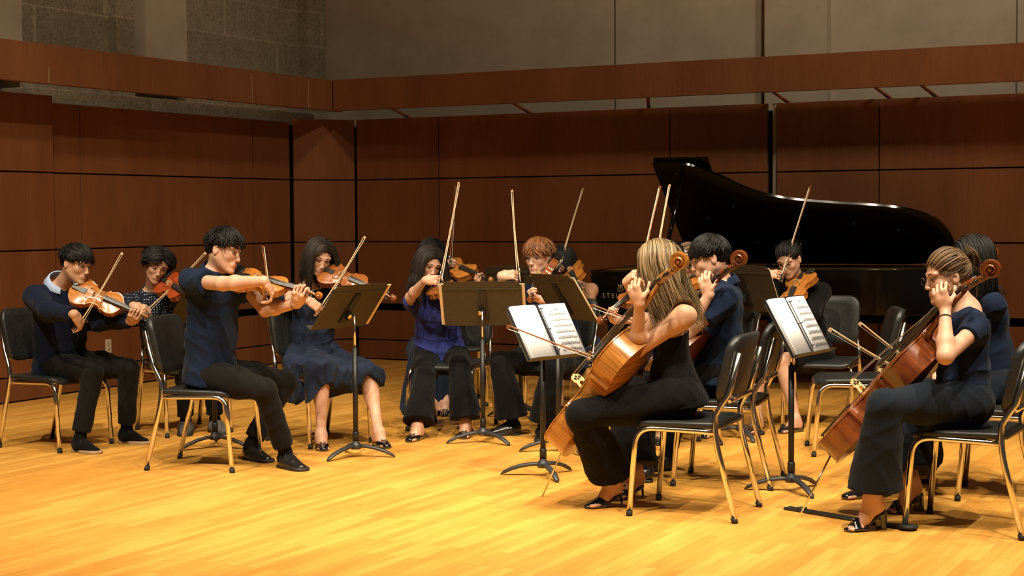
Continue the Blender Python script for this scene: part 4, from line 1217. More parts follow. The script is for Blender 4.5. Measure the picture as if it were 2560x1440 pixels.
def guides_short(seed, length=.075, fringe=.055, part=None, messy=.3, crown=(-.05, .112, .0), n=900, side_len=.05):
    # short hair: from the crown outwards, combed forward over the forehead
    r = random.Random(seed); g = []
    for i in range(n):
        th = r.uniform(0, 2 * PI); rad = math.sqrt(r.uniform(0, 1))
        f0 = -.014 + .088 * rad * math.cos(th); l0 = .070 * rad * math.sin(th)
        u0 = .024 + .092 * math.sqrt(max(0, 1 - (rad * .97) ** 2))
        d = V(f0 - crown[0], 0, l0 - crown[2]);
        if part is not None: d = V(.25 + max(0, f0) * 4, 0, (1 if l0 > part else -1) * 1.0)
        if d.length < .01: d = V(1, 0, 0)
        d.normalize()
        ln = (fringe if f0 > .03 else length) * r.uniform(.8, 1.15)
        m = messy
        g.append(((f0, u0, l0), (d.x + r.uniform(-m, m), r.uniform(0, m), d.z + r.uniform(-m, m)), ln, .025, .03 + r.uniform(0, .06) * (1 + m)))
    for i in range(int(n * .8)):               # sides and back
        th = r.uniform(math.radians(62), math.radians(298)); f0 = -.014 + .096 * math.cos(th); l0 = .074 * math.sin(th)
        u0 = r.uniform(.0, .085) if abs(th - PI) < 1.2 else r.uniform(.025, .085)
        if abs(l0) > .050 and -.055 < f0 < .035:
            g.append(((f0, max(u0, .045), l0), (.1, -1, 0), .026, .05, .02)); continue
        g.append(((f0, u0, l0), (r.uniform(-.2, .3), -1, r.uniform(-.1, .1)), side_len * r.uniform(.7, 1.1) if abs(th - PI) < 1.2 else side_len * .75, .05, .02))
    return g
def guides_long(seed, length=.34, part=0.0, n=800, wave=.25, back=.0, front_clear=.03, gr=.55):
    r = random.Random(seed); g = []
    for i in range(n):
        f0 = r.uniform(-.095, .070); side = 1 if r.random() < .5 else -1
        u0 = .024 + .092 * math.sqrt(max(0, 1 - ((f0 + .014) / .099) ** 2))
        l0 = part + side * r.uniform(.001, .012)
        g.append(((f0, u0, l0), (-.25 - back + r.uniform(-wave, wave) * .3, 0, side), length * r.uniform(.8, 1.08), gr, .02 + r.uniform(0, .07)))
    for i in range(int(n * .7)):
        th = r.uniform(math.radians(70), math.radians(290)); f0 = -.014 + .097 * math.cos(th); l0 = .075 * math.sin(th)
        g.append(((f0, r.uniform(.0, .09), l0), (-.2 - back, -1, r.uniform(-wave, wave)), length * r.uniform(.75, 1.0) - .05, gr, .02 + r.uniform(0, .05)))
    return g
def guides_bun(seed, bun=(-.12, .03, 0), n=850):
    r = random.Random(seed); g = []
    for i in range(n):
        th = r.uniform(0, 2 * PI); ph = r.uniform(.15, 1.5 if math.cos(th) > .2 else 2.05)
        f0 = -.014 + .1 * math.sin(ph) * math.cos(th); l0 = .078 * math.sin(ph) * math.sin(th); u0 = .024 + .094 * math.cos(ph)
        if (.775 * (f0 - .080) - .632 * (u0 - .068)) > 0 or (abs(l0) > .055 and -.04 < f0 < .03 and u0 < .015): continue
        d = V(bun[0] - f0, bun[1] - u0, bun[2] - l0); g.append(((f0, u0, l0), tuple(d.normalized()), min(.14, d.length * 1.05), .0, .012 + r.uniform(0, .03)))
    for i in range(150):                        # the coil itself
        a = r.uniform(0, 2 * PI); rr = r.uniform(.012, .036)
        g.append(((bun[0] - .012 + r.uniform(-.02, .016), bun[1] + rr * math.sin(a), bun[2] + rr * math.cos(a)), (r.uniform(-.3, .3), math.cos(a), -math.sin(a)), .06, 0, .30 + r.uniform(-.1, .2)))
    return g

def shoe(root, ankle, heel, toe, O, kind='oxford', name='shoe'):
    # heel, toe on the floor (world); foot length from heel to toe
    O = Vector(O); heel, toe, ankle = Vector(heel), Vector(toe), Vector(ankle)
    d = toe - heel; Ls = d.length; d.normalize(); up = V(0, 0, 1); sd = up.cross(d)
    def Q(t, w_, z): return np.array(heel + d * t * Ls + sd * w_ + up * z)
    f = F(); fs = F()
    if kind in ('oxford', 'sneaker', 'desert'):
        th = .030 if kind != 'oxford' else .024
        f.cap(Q(.13, 0, .045), Q(.34, 0, .045), .036, .037, .02, wide=(sd, 1.02), cut=[(Q(0, 0, .012), (0, 0, -1))])
        f.cap(Q(.30, 0, .036), Q(.86, 0, .018), .040, .020, .03, wide=(sd, 1.45), cut=[(Q(0, 0, .012), (0, 0, -1))])
        f.cap(Q(.16, 0, .05), Q(.15, 0, .078), .034, .032, .02, cut=[(Q(0, 0, .088), (0, 0, 1))])
        f.cap(Q(.32, 0, .055), Q(.55, 0, .038), .024, .022, .02, wide=(sd, 1.2))
        fs.cap(Q(.13, 0, .008), Q(.88, 0, .008), .031, .028, .01, wide=(sd, 1.45), cut=[(Q(0, 0, .016), (0, 0, 1)), (Q(0, 0, .0), (0, 0, -1))])
        fs.cap(Q(.5, 0, .008), Q(.80, 0, .008), .034, .032, .02, wide=(sd, 1.45), cut=[(Q(0, 0, .016), (0, 0, 1)), (Q(0, 0, .0), (0, 0, -1))])
        top = {'oxford': M['shoe_leather'], 'sneaker': CL['black'], 'desert': M['shoe_suede']}[kind]; sole = {'oxford': M['sole_black'], 'sneaker': M['sole_tan'], 'desert': M['sole_black']}[kind]
        p, q = field_mesh(f, .004)[0::2]; o = np_mesh(name, p, q, top, root, 1, O)
        p, q = field_mesh(fs, .004)[0::2]; np_mesh('sole', p, q, sole, o, 0, O)
        mb = MB()
        for k in range(5):
            t = .33 + .05 * k; z = .082 - .0065 * k
            mb.tube([Vector(Q(t, -.022, z - .012)) - O, Vector(Q(t, 0, z)) - O, Vector(Q(t, .022, z - .012)) - O], .0022, 5)
        mb.tube([Vector(Q(.33, 0, .083)) - O, Vector(Q(.36, .03, .088)) - O, Vector(Q(.42, .045, .070)) - O], .0016, 5); mb.tube([Vector(Q(.33, 0, .083)) - O, Vector(Q(.38, -.03, .086)) - O, Vector(Q(.44, -.035, .066)) - O], .0016, 5)
        mb.build('laces', M['ink'], o)
        return o
    if kind == 'flat':
        f.cap(Q(.10, 0, .026), Q(.45, 0, .018), .029, .033, .02, wide=(sd, 1.1), cut=[(Q(0, 0, .0), (0, 0, -1)), (Q(.10, 0, .048), n3(up * 1 + d * .12))])
        f.cap(Q(.55, 0, .018), Q(.88, 0, .012), .030, .020, .02, wide=(sd, 1.40), cut=[(Q(0, 0, .0), (0, 0, -1))])
        f.cap(Q(.08, 0, .03), Q(.08, 0, .05), .028, .028, .02, cut=[(Q(0, 0, .060), (0, 0, 1))])
        f.cap(Q(.16, 0, .075), Q(.55, 0, .062), .032, .030, .01, wide=(sd, 1.05), op='s')
        p, q = field_mesh(f, .0035)[0::2]; o = np_mesh(name, p, q, M['shoe_patent'], root, 1, O)
        mb = MB()
        for a in (-1, 1): mb.tube([Vector(Q(.66, 0, .044)) - O, Vector(Q(.63, .018 * a, .052)) - O, Vector(Q(.67, .022 * a, .044)) - O, Vector(Q(.66, 0, .044)) - O], .0018, 5)
        mb.build('bow_trim', M['shoe_patent'], o)
        return o
    if kind in ('slingback', 'block_heel'):
        hh = .062 if kind == 'slingback' else .082
        hc = Q(.10, 0, hh)
        f.cap(Q(.12, 0, hh - .008), Q(.55, 0, .016), .012, .012, .02, wide=(sd, 2.0)); f.cap(Q(.55, 0, .010), Q(.93 if kind == 'block_heel' else .96, 0, .008), .013, .010 if kind == 'block_heel' else .006, .02, wide=(sd, 2.6), cut=[(Q(0, 0, 0), (0, 0, -1))])
        if kind == 'slingback':
            f.cap(Q(.60, 0, .026), Q(.92, 0, .012), .030, .010, .02, wide=(sd, 1.2), cut=[(Q(0, 0, 0), (0, 0, -1))])
            f.cap(Q(.09, 0, hh), Q(.05, 0, .0), .010, .0045, .01, cut=[(Q(0, 0, 0), (0, 0, -1))])
            for a in (-1, 1): f.cap(Q(.60, .028 * a, .03), Q(.02, .020 * a, hh + .038), .0035, .0035, .004)
            f.cap(Q(.02, -.020, hh + .038), Q(.02, .020, hh + .038), .0035, .0035, .006)
        else:
            f.cap(Q(.10, 0, hh - .01), Q(.09, 0, .01), .028, .030, .01, cut=[(Q(0, 0, 0), (0, 0, -1)), (Q(.16, 0, 0), d), (Q(.0, 0, 0), -d)])
            f.cap(Q(.74, -.034, .015), Q(.70, 0, .052), .008, .009, .01, wide=(d, 2.2)); f.cap(Q(.70, 0, .052), Q(.74, .034, .015), .009, .008, .01, wide=(d, 2.2))
        p, q = field_mesh(f, .003)[0::2]; o = np_mesh(name, p, q, M['shoe_patent'], root, 1, O)
        return o
def foot(f, ankle, heel, toe, lift=0.0):
    # bare foot inside a low shoe
    heel, toe, ankle = Vector(heel), Vector(toe), Vector(ankle); d = (toe - heel); Ls = d.length; d.normalize(); up = V(0, 0, 1); sd = up.cross(d)
    def Q(t, w_, z): return np.array(heel + d * t * Ls + sd * w_ + up * z)
    f.cap(np.array(ankle), Q(.16, 0, .03 + lift), .031, .024, .02)
    f.cap(Q(.20, 0, .045 + lift), Q(.62, 0, .022 + lift * .1), .030, .020, .03, wide=(sd, 1.25))
    f.cap(np.array(ankle + d * .02), Q(.5, 0, .032 + lift * .3), .030, .022, .03, wide=(sd, 1.1))
    for i in range(5):
        w_ = -.026 + .013 * i; f.cap(Q(.62, w_, .018), Q(.90 - .025 * abs(i - 3.2), w_ * 1.05, .013), .0105, .009, .006)
def lerp(a, b, t): return Vector(a) * (1 - t) + Vector(b) * t
A_ = lambda v: np.array(v, float)
LOG = []; PALM = []; LINES = []
def person(label, hip, neck, head, yaw, cyaw, hd, hair, sh=None, arms=None, hands=None, legs=None, s=1.0, male=True, skin='warm',
           top=('polo', 'navy_polo'), bottom=('trousers', 'charcoal'), shoes='oxford', hairfn=None, glass=False, lidded=.4, sw=None,
           extras=None, detail=True, legk=1.0, cuff=None):
    """hip, neck, head: world points; yaw / cyaw: directions of pelvis / chest; hd: (yaw, down, roll) of the head;
    arms: {'L': (elbow, wrist), 'R': ...}; hands: {'L': (d, n, side, curls, kwargs)}; legs: {'L': (knee, ankle, heel, toe)}"""
    hip, neck, head = Vector(hip), Vector(neck), Vector(head)
    O = Vector((hip.x, hip.y, 0))
    root = empty('person', label, 'person', O)
    f0, u0, l0 = head_frame(yaw); f1, u1, l1 = head_frame(cyaw)
    spine = (neck - hip).normalized()
    l1 = (l1 - spine * l1.dot(spine)).normalized(); front = spine.cross(l1) * -1
    if front.dot(f1) < 0: front = -front
    sw = sw or (.172 if male else .150) * s
    S = {'L': neck + l1 * sw - spine * .050 * s, 'R': neck - l1 * sw - spine * .050 * s}
    if sh:
        for q in sh: S[q] = Vector(sh[q])
    HJ = {'L': hip + l0 * .088 * s, 'R': hip - l0 * .088 * s}
    E = {}; Wr = {}
    for q in arms:
        Wr[q] = Vector(hands[q]['w']); E[q] = elbow(S[q], Wr[q], arms[q], .285 * s * (1 if male else .95), .25 * s * (1 if male else .97))
    K = {}; AN = {}; HE = {}; TO = {}
    for q in legs:
        kn, he, to = legs[q]; HE[q] = Vector(he); TO[q] = Vector(to); dd_ = (TO[q] - HE[q]).normalized()
        fl_ = (.235 if male else .215) * s * (1.08 if shoes in ('oxford', 'desert') else 1.0) * (.93 if shoes == 'block_heel' else 1)
        TO[q] = HE[q] + dd_ * fl_
        AN[q] = HE[q] + dd_ * .055 * s + V(0, 0, .088 * s + {'slingback': .045, 'block_heel': .062}.get(shoes, 0))
        K[q] = elbow(HJ[q], AN[q], kn, .425 * s * legk, .405 * s * legk, True)
    LOG.append((label[:30], 'arm', [(round((E[q] - S[q]).length, 2), round((Wr[q] - E[q]).length, 2)) for q in arms], 'leg', [(round((K[q] - HJ[q]).length, 2), round((AN[q] - K[q]).length, 2)) for q in legs], 'torso', round((neck - hip).length, 2)))
    # ---- body surface
    b = F(); fr = head_frame(*hd)
    hs = s * (1.0 if male else .955)
    P = build_head(b, head, fr, hs, neck - spine * .01, male)
    g = 1.0 if male else .88
    chest = neck - spine * .10 * s; belly = lerp(hip, neck, .35)
    b.cap(A_(chest), A_(belly), .088 * s * g, .082 * s * g, .04, wide=(l1, 1.45))
    b.cap(A_(belly), A_(hip), .082 * s * g, .088 * s, .04, wide=(l0, 1.45))
    b.cap(A_(neck - spine * .045), A_(neck - spine * .12), .055 * s, .085 * s * g, .04, wide=(l1, 1.5))
    bare = top[0] == 'strapless'; sc_ = 1.0 if bare else .80
    lg_ = .80 if bottom[0] in ('trousers', 'flare', 'jeans_flare', 'long_skirt') else 1.0
    for q, sg in (('L', 1), ('R', -1)):
        b.cap(A_(neck - spine * .02), A_(S[q] - l1 * sg * .01), .034 * s, .044 * s * g * sc_, .05)
        e, w_ = E[q], Wr[q]
        b.cap(A_(S[q]), A_(e), .050 * s * g * sc_, .0385 * s * g, .03)
        b.ell(A_(S[q] + (e - S[q]) * .12), (n3(e - S[q]), n3(l1), n3(front)), (.070 * s * g * sc_, .050 * s * g * sc_, .050 * s * g * sc_), .03)
        m1 = lerp(e, w_, .30)
        b.cap(A_(e), A_(m1), .0375 * s * g, .0405 * s * g, .02); b.cap(A_(m1), A_(w_), .0400 * s * g, .0250 * s * g, .02)
        b.cap(A_(HJ[q]), A_(K[q]), .075 * s * lg_, .050 * s * lg_, .03)
        m2 = lerp(K[q], AN[q], .30); kd = (K[q] - HJ[q]).normalized()
        b.cap(A_(K[q]), A_(AN[q]), .050 * s * (1 if male else .95) * lg_, .031 * s, .02)
        b.ell(A_(m2 - kd * .014), (n3(AN[q] - K[q]), n3(l0), n3(kd)), (.12 * s, .050 * s * lg_, .048 * s * lg_), .03)
        if shoes in ('flat', 'slingback', 'block_heel'):
            foot(b, AN[q], HE[q], TO[q], {'flat': .004, 'slingback': .052, 'block_heel': .070}[shoes])
    fine = []
    if hands:
        for q in hands:
            hq = hands[q]; dv = Vector(hq['d']).normalized()
            hand(b, Wr[q], dv, hq['n'], 1 if q == 'L' else -1, s * (.96 if male else .90), curls=hq['c'], wrist_r=.028 * g + .002, **hq.get('kw', {})); c = A_(Wr[q] + dv * .075 * s)
            fine.append((c - .115, c + .115))
    hc = A_(head); fine.append((hc - np.array([.135, .135, .150]) * s, hc + np.array([.135, .135, .135]) * s))
    pts, qd = merge_fields(b, .0058, fine, .0027)
    body = np_mesh('body', pts, qd, SK[skin], root, 1, O)
    head_parts(root, P, fr, hs, O, hair, 1.0 if male else .75, lidded=lidded)
    if glass: glasses(root, P, fr, hs, O)
    # ---- clothes
    kind, cl = top
    c = F(); up = spine; cm = 1.0
    hem = hip - spine * .02
    loose = {'sweater': 1.08, 'polo': 1.06, 'shirt': 1.06, 'blouse': 1.05, 'strapless': .99, 'tee': 1.0, 'jacket': 1.10, 'dress': 1.02}[kind]
    gg = g * loose; cutn = [(A_(hem), A_(-spine))]
    if kind == 'strapless':
        topc = neck - spine * .175 * s
        c.cap(A_(topc + spine * .04), A_(belly), .100 * s * g, .088 * s * g, .04, wide=(l1, 1.46), cut=[(A_(topc), n3(spine * 1 + front * .12))])
        c.cap(A_(belly), A_(hip + spine * .05), .088 * s * g, .112 * s, .04, wide=(l0, 1.42), cut=[(A_(topc), A_(spine))])
        c.cap(A_(hip + spine * .09), A_(hip - spine * .04 - front * .02), .105 * s, .142 * s, .03, wide=(l0, 1.36), cut=[(A_(hip - spine * .03), n3(-spine + front * .1))])
    else:
        c.cap(A_(chest), A_(belly), .108 * s * gg, .104 * s * gg, .05, wide=(l1, 1.46))
        hz = {'polo': 1, 'sweater': 1, 'shirt': 1, 'blouse': 1, 'jacket': 1}.get(kind, 0)
        cutn = [(A_(hip - spine * (.050 if hz else .02)), n3(-spine - front * .05))]
        c.cap(A_(belly - front * .005), A_(hip - spine * .05 + front * .01), .110 * s * gg, (.150 if hz else .126) * s, .05, wide=(l0, 1.42), cut=cutn)
        c.cap(A_(neck - spine * .05), A_(neck - spine * .13), .056 * s * gg, .098 * s * gg, .04, wide=(l1, 1.6))
        if not male: c.ell(A_(chest + front * .055 * s - spine * .05), (n3(l1), n3(spine), n3(front)), (.115 * s, .075 * s, .062 * s), .04)
        for q, sg in (('L', 1), ('R', -1)):
            e, w_ = E[q], Wr[q]; ad = (e - S[q]).normalized()
            c.cap(A_(neck - spine * .035 + l1 * sg * .03), A_(S[q]), .040 * s * gg, .060 * s * gg, .04)
            if kind in ('sweater', 'shirt', 'jacket'):
                c.cap(A_(S[q]), A_(e), .066 * s * gg, .056 * s * gg, .03); ct = lerp(e, w_, .93)
                c.cap(A_(e), A_(w_), .056 * s * gg, .040 * s * gg, .03, cut=[(A_(ct), n3(w_ - e))])
                c.cap(A_(lerp(e, w_, .75)), A_(w_ + (w_ - e) * .1), .028, .030, .004, op='s', cut=[(A_(lerp(e, w_, .86)), n3(e - w_))])
            else:
                fr_ = {'polo': .52, 'tee': .30, 'blouse': .34, 'dress': .30}[kind]
                ct = lerp(S[q], e, fr_); rr = {'polo': 1.08, 'tee': .98, 'blouse': 1.05, 'dress': 1.25}[kind]
                c.cap(A_(S[q]), A_(lerp(S[q], e, fr_ + .12)), .066 * s * gg, .060 * s * gg * rr, .03, cut=[(A_(ct), n3(e - S[q]))])
                if kind == 'dress': c.ell(A_(lerp(S[q], e, .12)), (n3(l1), n3(spine), n3(front)), (.075, .065, .07), .02)
    ff = folds([spine * .3 + l1, spine + front * .5, l1 - spine * .7], .0065 * (1.5 if kind in ('blouse', 'dress') else (1.0 if kind != 'strapless' else .35)), seed=len(LOG))
    p, q_ = field_mesh(c, .0068, disp=ff)[0::2]
    nm = {'sweater': 'sweater', 'polo': 'polo_shirt', 'shirt': 'shirt', 'blouse': 'blouse', 'strapless': 'strapless_top', 'tee': 'top', 'jacket': 'jacket', 'dress': 'dress_bodice'}[kind]
    gar = np_mesh(nm, p, q_, CL[cl], root, 1, O)
    # collar
    if kind in ('polo', 'shirt', 'sweater'):
        col = F(); nc = neck - spine * (.012 if kind != 'sweater' else -.020); nd_ = (head - neck).normalized()
        cc = CL['skyblue'] if kind == 'sweater' else CL[cl]
        mb = MB(); N = 28; vv = []; ff_ = []
        R0 = (.066 if kind != 'sweater' else .072) * s
        for lay, (dr, dz) in enumerate(((-.004, .034), (.000, .038), (.008, .030), (.022, .000), (.020, -.004), (.004, -.004))):
            for i in range(N):
                a = math.radians(25 + 310 * i / (N - 1)); e_ = abs(i / (N - 1) - .5) * 2
                rr = R0 + dr * (1 + .5 * e_); zz = dz * (1 - .25 * e_ ** 3) - .018 * e_ ** 2
                dirv = front * math.cos(a) + l1 * math.sin(a) * (1.0)
                vv.append(nc + dirv * rr * (1.08 if lay > 2 else 1) + spine * (zz - .022 * math.cos(a)))
        for k in range(5):
            for i in range(N - 1): ff_.append((k * N + i, k * N + i + 1, (k + 1) * N + i + 1, (k + 1) * N + i))
        mb.add([v - O for v in vv], ff_); mb.build('collar', cc, root)
    # ---- lower body
    kind, cl = bottom; c = F()
    if kind in ('trousers', 'flare', 'jeans_flare'):
        c.cap(A_(HJ['L'] + spine * .005), A_(HJ['R'] + spine * .005), .110 * s, .110 * s, .04)
        c.cap(A_(hip + spine * .08), A_(hip), .088 * s, .108 * s, .04, wide=(l0, 1.25))
        for q in ('L', 'R'):
            k_, a_ = K[q], AN[q]; kd = (k_ - HJ[q]).normalized()
            c.cap(A_(HJ[q] - V(0, 0, .012)), A_(lerp(HJ[q], k_, .55)), .096 * s, .084 * s, .04); c.cap(A_(lerp(HJ[q], k_, .55)), A_(k_), .084 * s, .064 * s, .04)
            if kind == 'trousers':
                ht = lerp(k_, a_, .90); c.cap(A_(k_), A_(a_ + (a_ - k_) * .08), .066 * s, .056 * s, .02, cut=[(A_(ht), n3(a_ - k_))])
            else:
                wd = .112 if kind == 'flare' else .118
                ht = lerp(k_, a_, .93 if kind == 'flare' else .90)
                c.cap(A_(k_), A_(a_ + (a_ - k_) * .15), .068 * s, wd * s, .02, cut=[(A_(ht), n3(a_ - k_ + V(0, 0, -.2)))], wide=(front, 1.10))
        kd_ = (K['L'] - HJ['L']).normalized(); ff = folds([kd_ + V(0, 0, .9) + l0 * .4, kd_ - V(0, 0, .7) + l0 * .5, l0 + V(0, 0, .15)], .0052, seed=len(LOG) + 40)
        p, q_ = field_mesh(c, .0068, disp=ff)[0::2]; np_mesh('trousers', p, q_, CL[cl], root, 1, O)
    elif kind in ('skirt', 'long_skirt', 'shorts'):
        kd = ((K['L'] - HJ['L']) + (K['R'] - HJ['R'])).normalized(); lat = (K['L'] - K['R']).normalized()
        c.cap(A_(HJ['L']), A_(HJ['R']), .125 * s, .125 * s, .04); c.cap(A_(hip + spine * .14), A_(hip), .10 * s, .125 * s, .05, wide=(l0, 1.35))
        L_ = {'skirt': 1.10, 'long_skirt': 1.02, 'shorts': .80}[kind]; m_ = {}
        for q in ('L', 'R'):
            m_[q] = lerp(HJ[q], K[q], L_); c.cap(A_(HJ[q]), A_(m_[q]), .108 * s, .078 * s, .04, cut=[(A_(m_[q]), n3(kd - V(0, 0, .25)))] if kind == 'shorts' else None)
        clip = None; kn = lerp(K['L'], K['R'], .5); hw = (K['L'] - K['R']).length / 2
        if kind == 'skirt':
            for i in range(4):
                t = (i + .5) / 4; a0 = lerp(HJ['L'], HJ['R'], t); a1 = lerp(m_['L'], m_['R'], t) - V(0, 0, .02)
                c.cap(A_(a0), A_(a1), .09 * s, .070 * s, .05)
            for t in np.linspace(-.14, 1.14, 8):
                a1 = lerp(m_['L'], m_['R'], t) - kd * .02
                for bk_ in (.04, .17, .30):
                    a2 = a1 - kd * bk_; c.cap(A_(a2), A_(a2 - V(0, 0, .20) + kd * .02), .055, .062, .05)
            nrm = n3(kd + V(0, 0, .10)); pk = A_(kn + kd * .090); lt = A_(lat); kz = kn.z
            def clip(P, nrm=nrm, pk=pk, lt=lt, kz=kz, hw=hw):
                x = (P[0] - pk[0]) * lt[0] + (P[1] - pk[1]) * lt[1] + (P[2] - pk[2]) * lt[2]; u = x / (hw + .08)
                w1 = .012 * np.sin(x * 55 + 1) + .008 * np.sin(x * 93)
                pl = (P[0] - pk[0]) * nrm[0] + (P[1] - pk[1]) * nrm[1] + (P[2] - pk[2]) * nrm[2] + w1
                fw_ = (P[0] - pk[0]) * nrm[0] + (P[1] - pk[1]) * nrm[1]
                hz_ = kz - .060 - .035 * np.cos(u * 5.6) - .02 * np.abs(u) + .25 * fw_ - .02 * np.sin(x * 40) + .02 * u
                return np.maximum(pl, hz_ - P[2])
        if kind == 'long_skirt':
            for t in (-.35, -.05, .25, .5, .75, 1.05, 1.35):
                a1 = lerp(m_['L'], m_['R'], min(1, max(0, t))); a2 = lerp(m_['L'], m_['R'], t) + kd * .03; a2.z = .0
                c.cap(A_(a1 - V(0, 0, .03)), A_(a2), .075, .085, .05)
                b1 = a1 - kd * .22; b2 = a2 - kd * .22; c.cap(A_(b1 - V(0, 0, .03)), A_(b2), .075, .085, .05)
            clip = lambda P: .012 - P[2] + 0 * P[0] + 0 * P[1]
        ff = folds([l0 + V(0, 0, .15), l0 - V(0, 0, .25), kd * .5 + l0], .015 if kind != 'shorts' else .006, seed=len(LOG) + 80)
        p, q_ = field_mesh(c, .0062, disp=ff, clip=clip)[0::2]; np_mesh({'skirt': 'skirt', 'long_skirt': 'long_skirt', 'shorts': 'shorts'}[kind], p, q_, CL[cl], root, 1, O)
    # socks and shoes
    for q in ('L', 'R'):
        if shoes in ('oxford', 'sneaker', 'desert'):
            c = F(); kd = (AN[q] - K[q]).normalized(); c.cap(A_(AN[q] - kd * .12), A_(AN[q] + kd * .02), .037 * s, .036 * s, .01, cut=[(A_(AN[q] - kd * (.11 if shoes != 'desert' else .03)), A_(-kd))]); c.cap(A_(AN[q]), A_(AN[q] + (TO[q] - HE[q]).normalized() * .02 - V(0, 0, .03)), .034 * s, .030 * s, .02)
            p, q_ = field_mesh(c, .006)[0::2]; np_mesh('sock', p, q_, CL['black'], root, 0, O)
        shoe(root, AN[q], HE[q], TO[q], O, shoes)
    # ---- hair
    if hairfn:
        hk = hairfn
        col = [(head, .0)] and []
        if hk.get('collide'):
            col = [(S['L'] , .075 * s), (S['R'], .075 * s), (neck - spine * .06 - front * .0, .105 * s), (neck + (head - neck) * .3, .058 * s)]
        strands(root, 'hair', head, fr, hs, O, hk['g'], HAIR[hair], cap=hk['cap'], seed=hk.get('seed', 3), grav=hk.get('grav', V(0, 0, -1)), colliders=col, width=hk.get('w', .0048), thick=hk.get('th', .0024))
    if extras: extras(root, P, fr, O, dict(S=S, E=E, W=Wr, K=K, A=AN, neck=neck, spine=spine, front=front, lat=l1, hip=hip))
    return root
def R(px, py, L, near=True): return lambda a: reach(a, px, py, L, near)
def kp(px, py, near=True, L=.09): return lambda w: reach(w, px, py, L, near) - w
def wristband(name, at_, dirn, r=.030, material='ink'):
    def f(root, P, fr, O, J):
        e, w_ = J['E'][at_], J['W'][at_]; c = lerp(e, w_, dirn); d = (w_ - e).normalized(); a = d.orthogonal().normalized(); b2 = d.cross(a)
        mb = MB(); mb.tube([c - O + (a * math.cos(t) + b2 * math.sin(t)) * r for t in [2 * PI * i / 20 for i in range(20)]], .0024, 6, closed=True); mb.build(name, M[material], root)
    return f
def elbow(S, Wp, hint, L1, L2, knee=False):
    # elbow of a two-bone arm, on the side where the picture shows it; hint = (px, py) or (px, py, 'far')
    D = Wp - S; d = D.length
    if d > (L1 + L2) * .99: k = d / (L1 + L2) / .985; L1 *= k; L2 *= k
    if d < abs(L1 - L2) + .02: d = abs(L1 - L2) + .02
    a = (L1 * L1 - L2 * L2 + d * d) / (2 * d); r = math.sqrt(max(L1 * L1 - a * a, 1e-6)); ax = D.normalized(); u = ax.orthogonal().normalized(); v = ax.cross(u)
    best = None
    for i in range(120):
        t = 2 * PI * i / 120; e = S + ax * a + (u * math.cos(t) + v * math.sin(t)) * r; q = proj(e)
        c = math.hypot(q[0] - hint[0], q[1] - hint[1]) + e.y * (12 if len(hint) < 3 else {'far': -12, 'near': 170}[hint[2]]) + (0 if knee else max(0, e.z - S.z - .02) * 200)
        if best is None or c < best[0]: best = (c, e)
    return best[1]
BOWC = [(50, 42, 25), (48, 46, 25), (50, 46, 25), (42, 42, 28)]
LEFTC = [(48, 72, 42), (42, 76, 45), (50, 76, 45), (48, 66, 42)]
def lh(T, S_, nrm, pos=.45, kind='violin', s=1.0, shift=V(0, 0, 0)):
    x, y, z, hd_ = inst_frame(kind, T, S_, nrm); T = Vector(T)
    if kind == 'cello':
        N = T + x * pos + z * .068; d = (z * .5 + V(0, 0, 1) * .85); d = (d - y * d.dot(y)).normalized()
        kn = N - y * .038 + z * .052 - d * .008 + shift
        return dict(w=kn - d * .088 * s, d=d, n=-y, c=[(52, 78, 45), (46, 80, 45), (52, 80, 45), (50, 74, 45)], kw=dict(thumb=(.35, .5, -.75)))
    N = T + x * (pos * (1.1 if kind == 'viola' else 1)) + z * .022
    d = (z * 1.0 + x * .30 - y * .15).normalized(); kn = N - y * .034 - d * .012
    return dict(w=kn - d * .088 * s, d=d, n=(-y - z * .1), c=LEFTC, kw=dict(thumb=(.75, .35, -.55)))
def rh(frog, tip, wpx, dy=0.0, s=1.0, c=None, into=.035):
    # bow hand: frog and tip of the bow, picture point of the wrist (dy: how much farther away it is)
    F_ = Vector(frog); B = (Vector(tip) - F_).normalized(); w0 = W(wpx[0], wpx[1], F_.y + dy)
    d = (F_ + B * into) - w0; d = (d - B * d.dot(B) * .85).normalized(); n = d.cross(B).normalized()
    kn = F_ + B * into + n * .026 - d * .018
    return dict(w=kn - d * .088 * s, d=d, n=n, c=c or BOWC, kw=dict(thumb=(.75, .35, -.8)))
# ================================================================ placing furniture
make_piano()
chair({1: (156, 1135), 0: (276, 1110), 2: (128, 1094)}, 'black chair under the boy in the navy sweater, at the far left')
chair({1: (428, 1094), 0: (571, 1083), 2: (490, 1060), 3: (349, 1074)}, 'black chair under the boy in the dotted shirt')
chair({1: (567, 1180), 3: (358, 1182), 2: (470, 1143)}, 'black chair under the man with glasses and navy polo shirt, front left')
chair({1: (786, 1122), 0: (918, 1107)}, 'black chair under the girl in the short navy dress')
chair({1: (1020, 1078), 0: (1177, 1084)}, 'black chair under the girl in the royal blue blouse')
place_chair(-.46, 12.35, math.radians(188), 'black chair under the girl in the long navy skirt')
place_chair(.26, 10.80, math.radians(142), 'black chair under the boy with reddish hair')
place_chair(.38, 12.2, math.radians(165), 'black chair under the bare shouldered violinist with long dark hair')
chair({1: (1647, 1251), 0: (1566, 1291), 3: (1909, 1269), 2: (1832, 1305)}, 'black chair under the blonde cellist, front centre')
chair({1: (1741, 1186), 0: (1669, 1215), 3: (1976, 1186), 2: (1907, 1230)}, 'black chair under the cellist in the navy polo shirt')
place_chair(1.28, 10.5, math.radians(122), 'black chair under the violinist with the white headband')
place_chair(.95, 9.98, math.radians(132), 'black chair under the hidden violinist behind the blonde cellist')
place_chair(2.12, 10.9, math.radians(160), 'black chair under the girl in the black jacket')
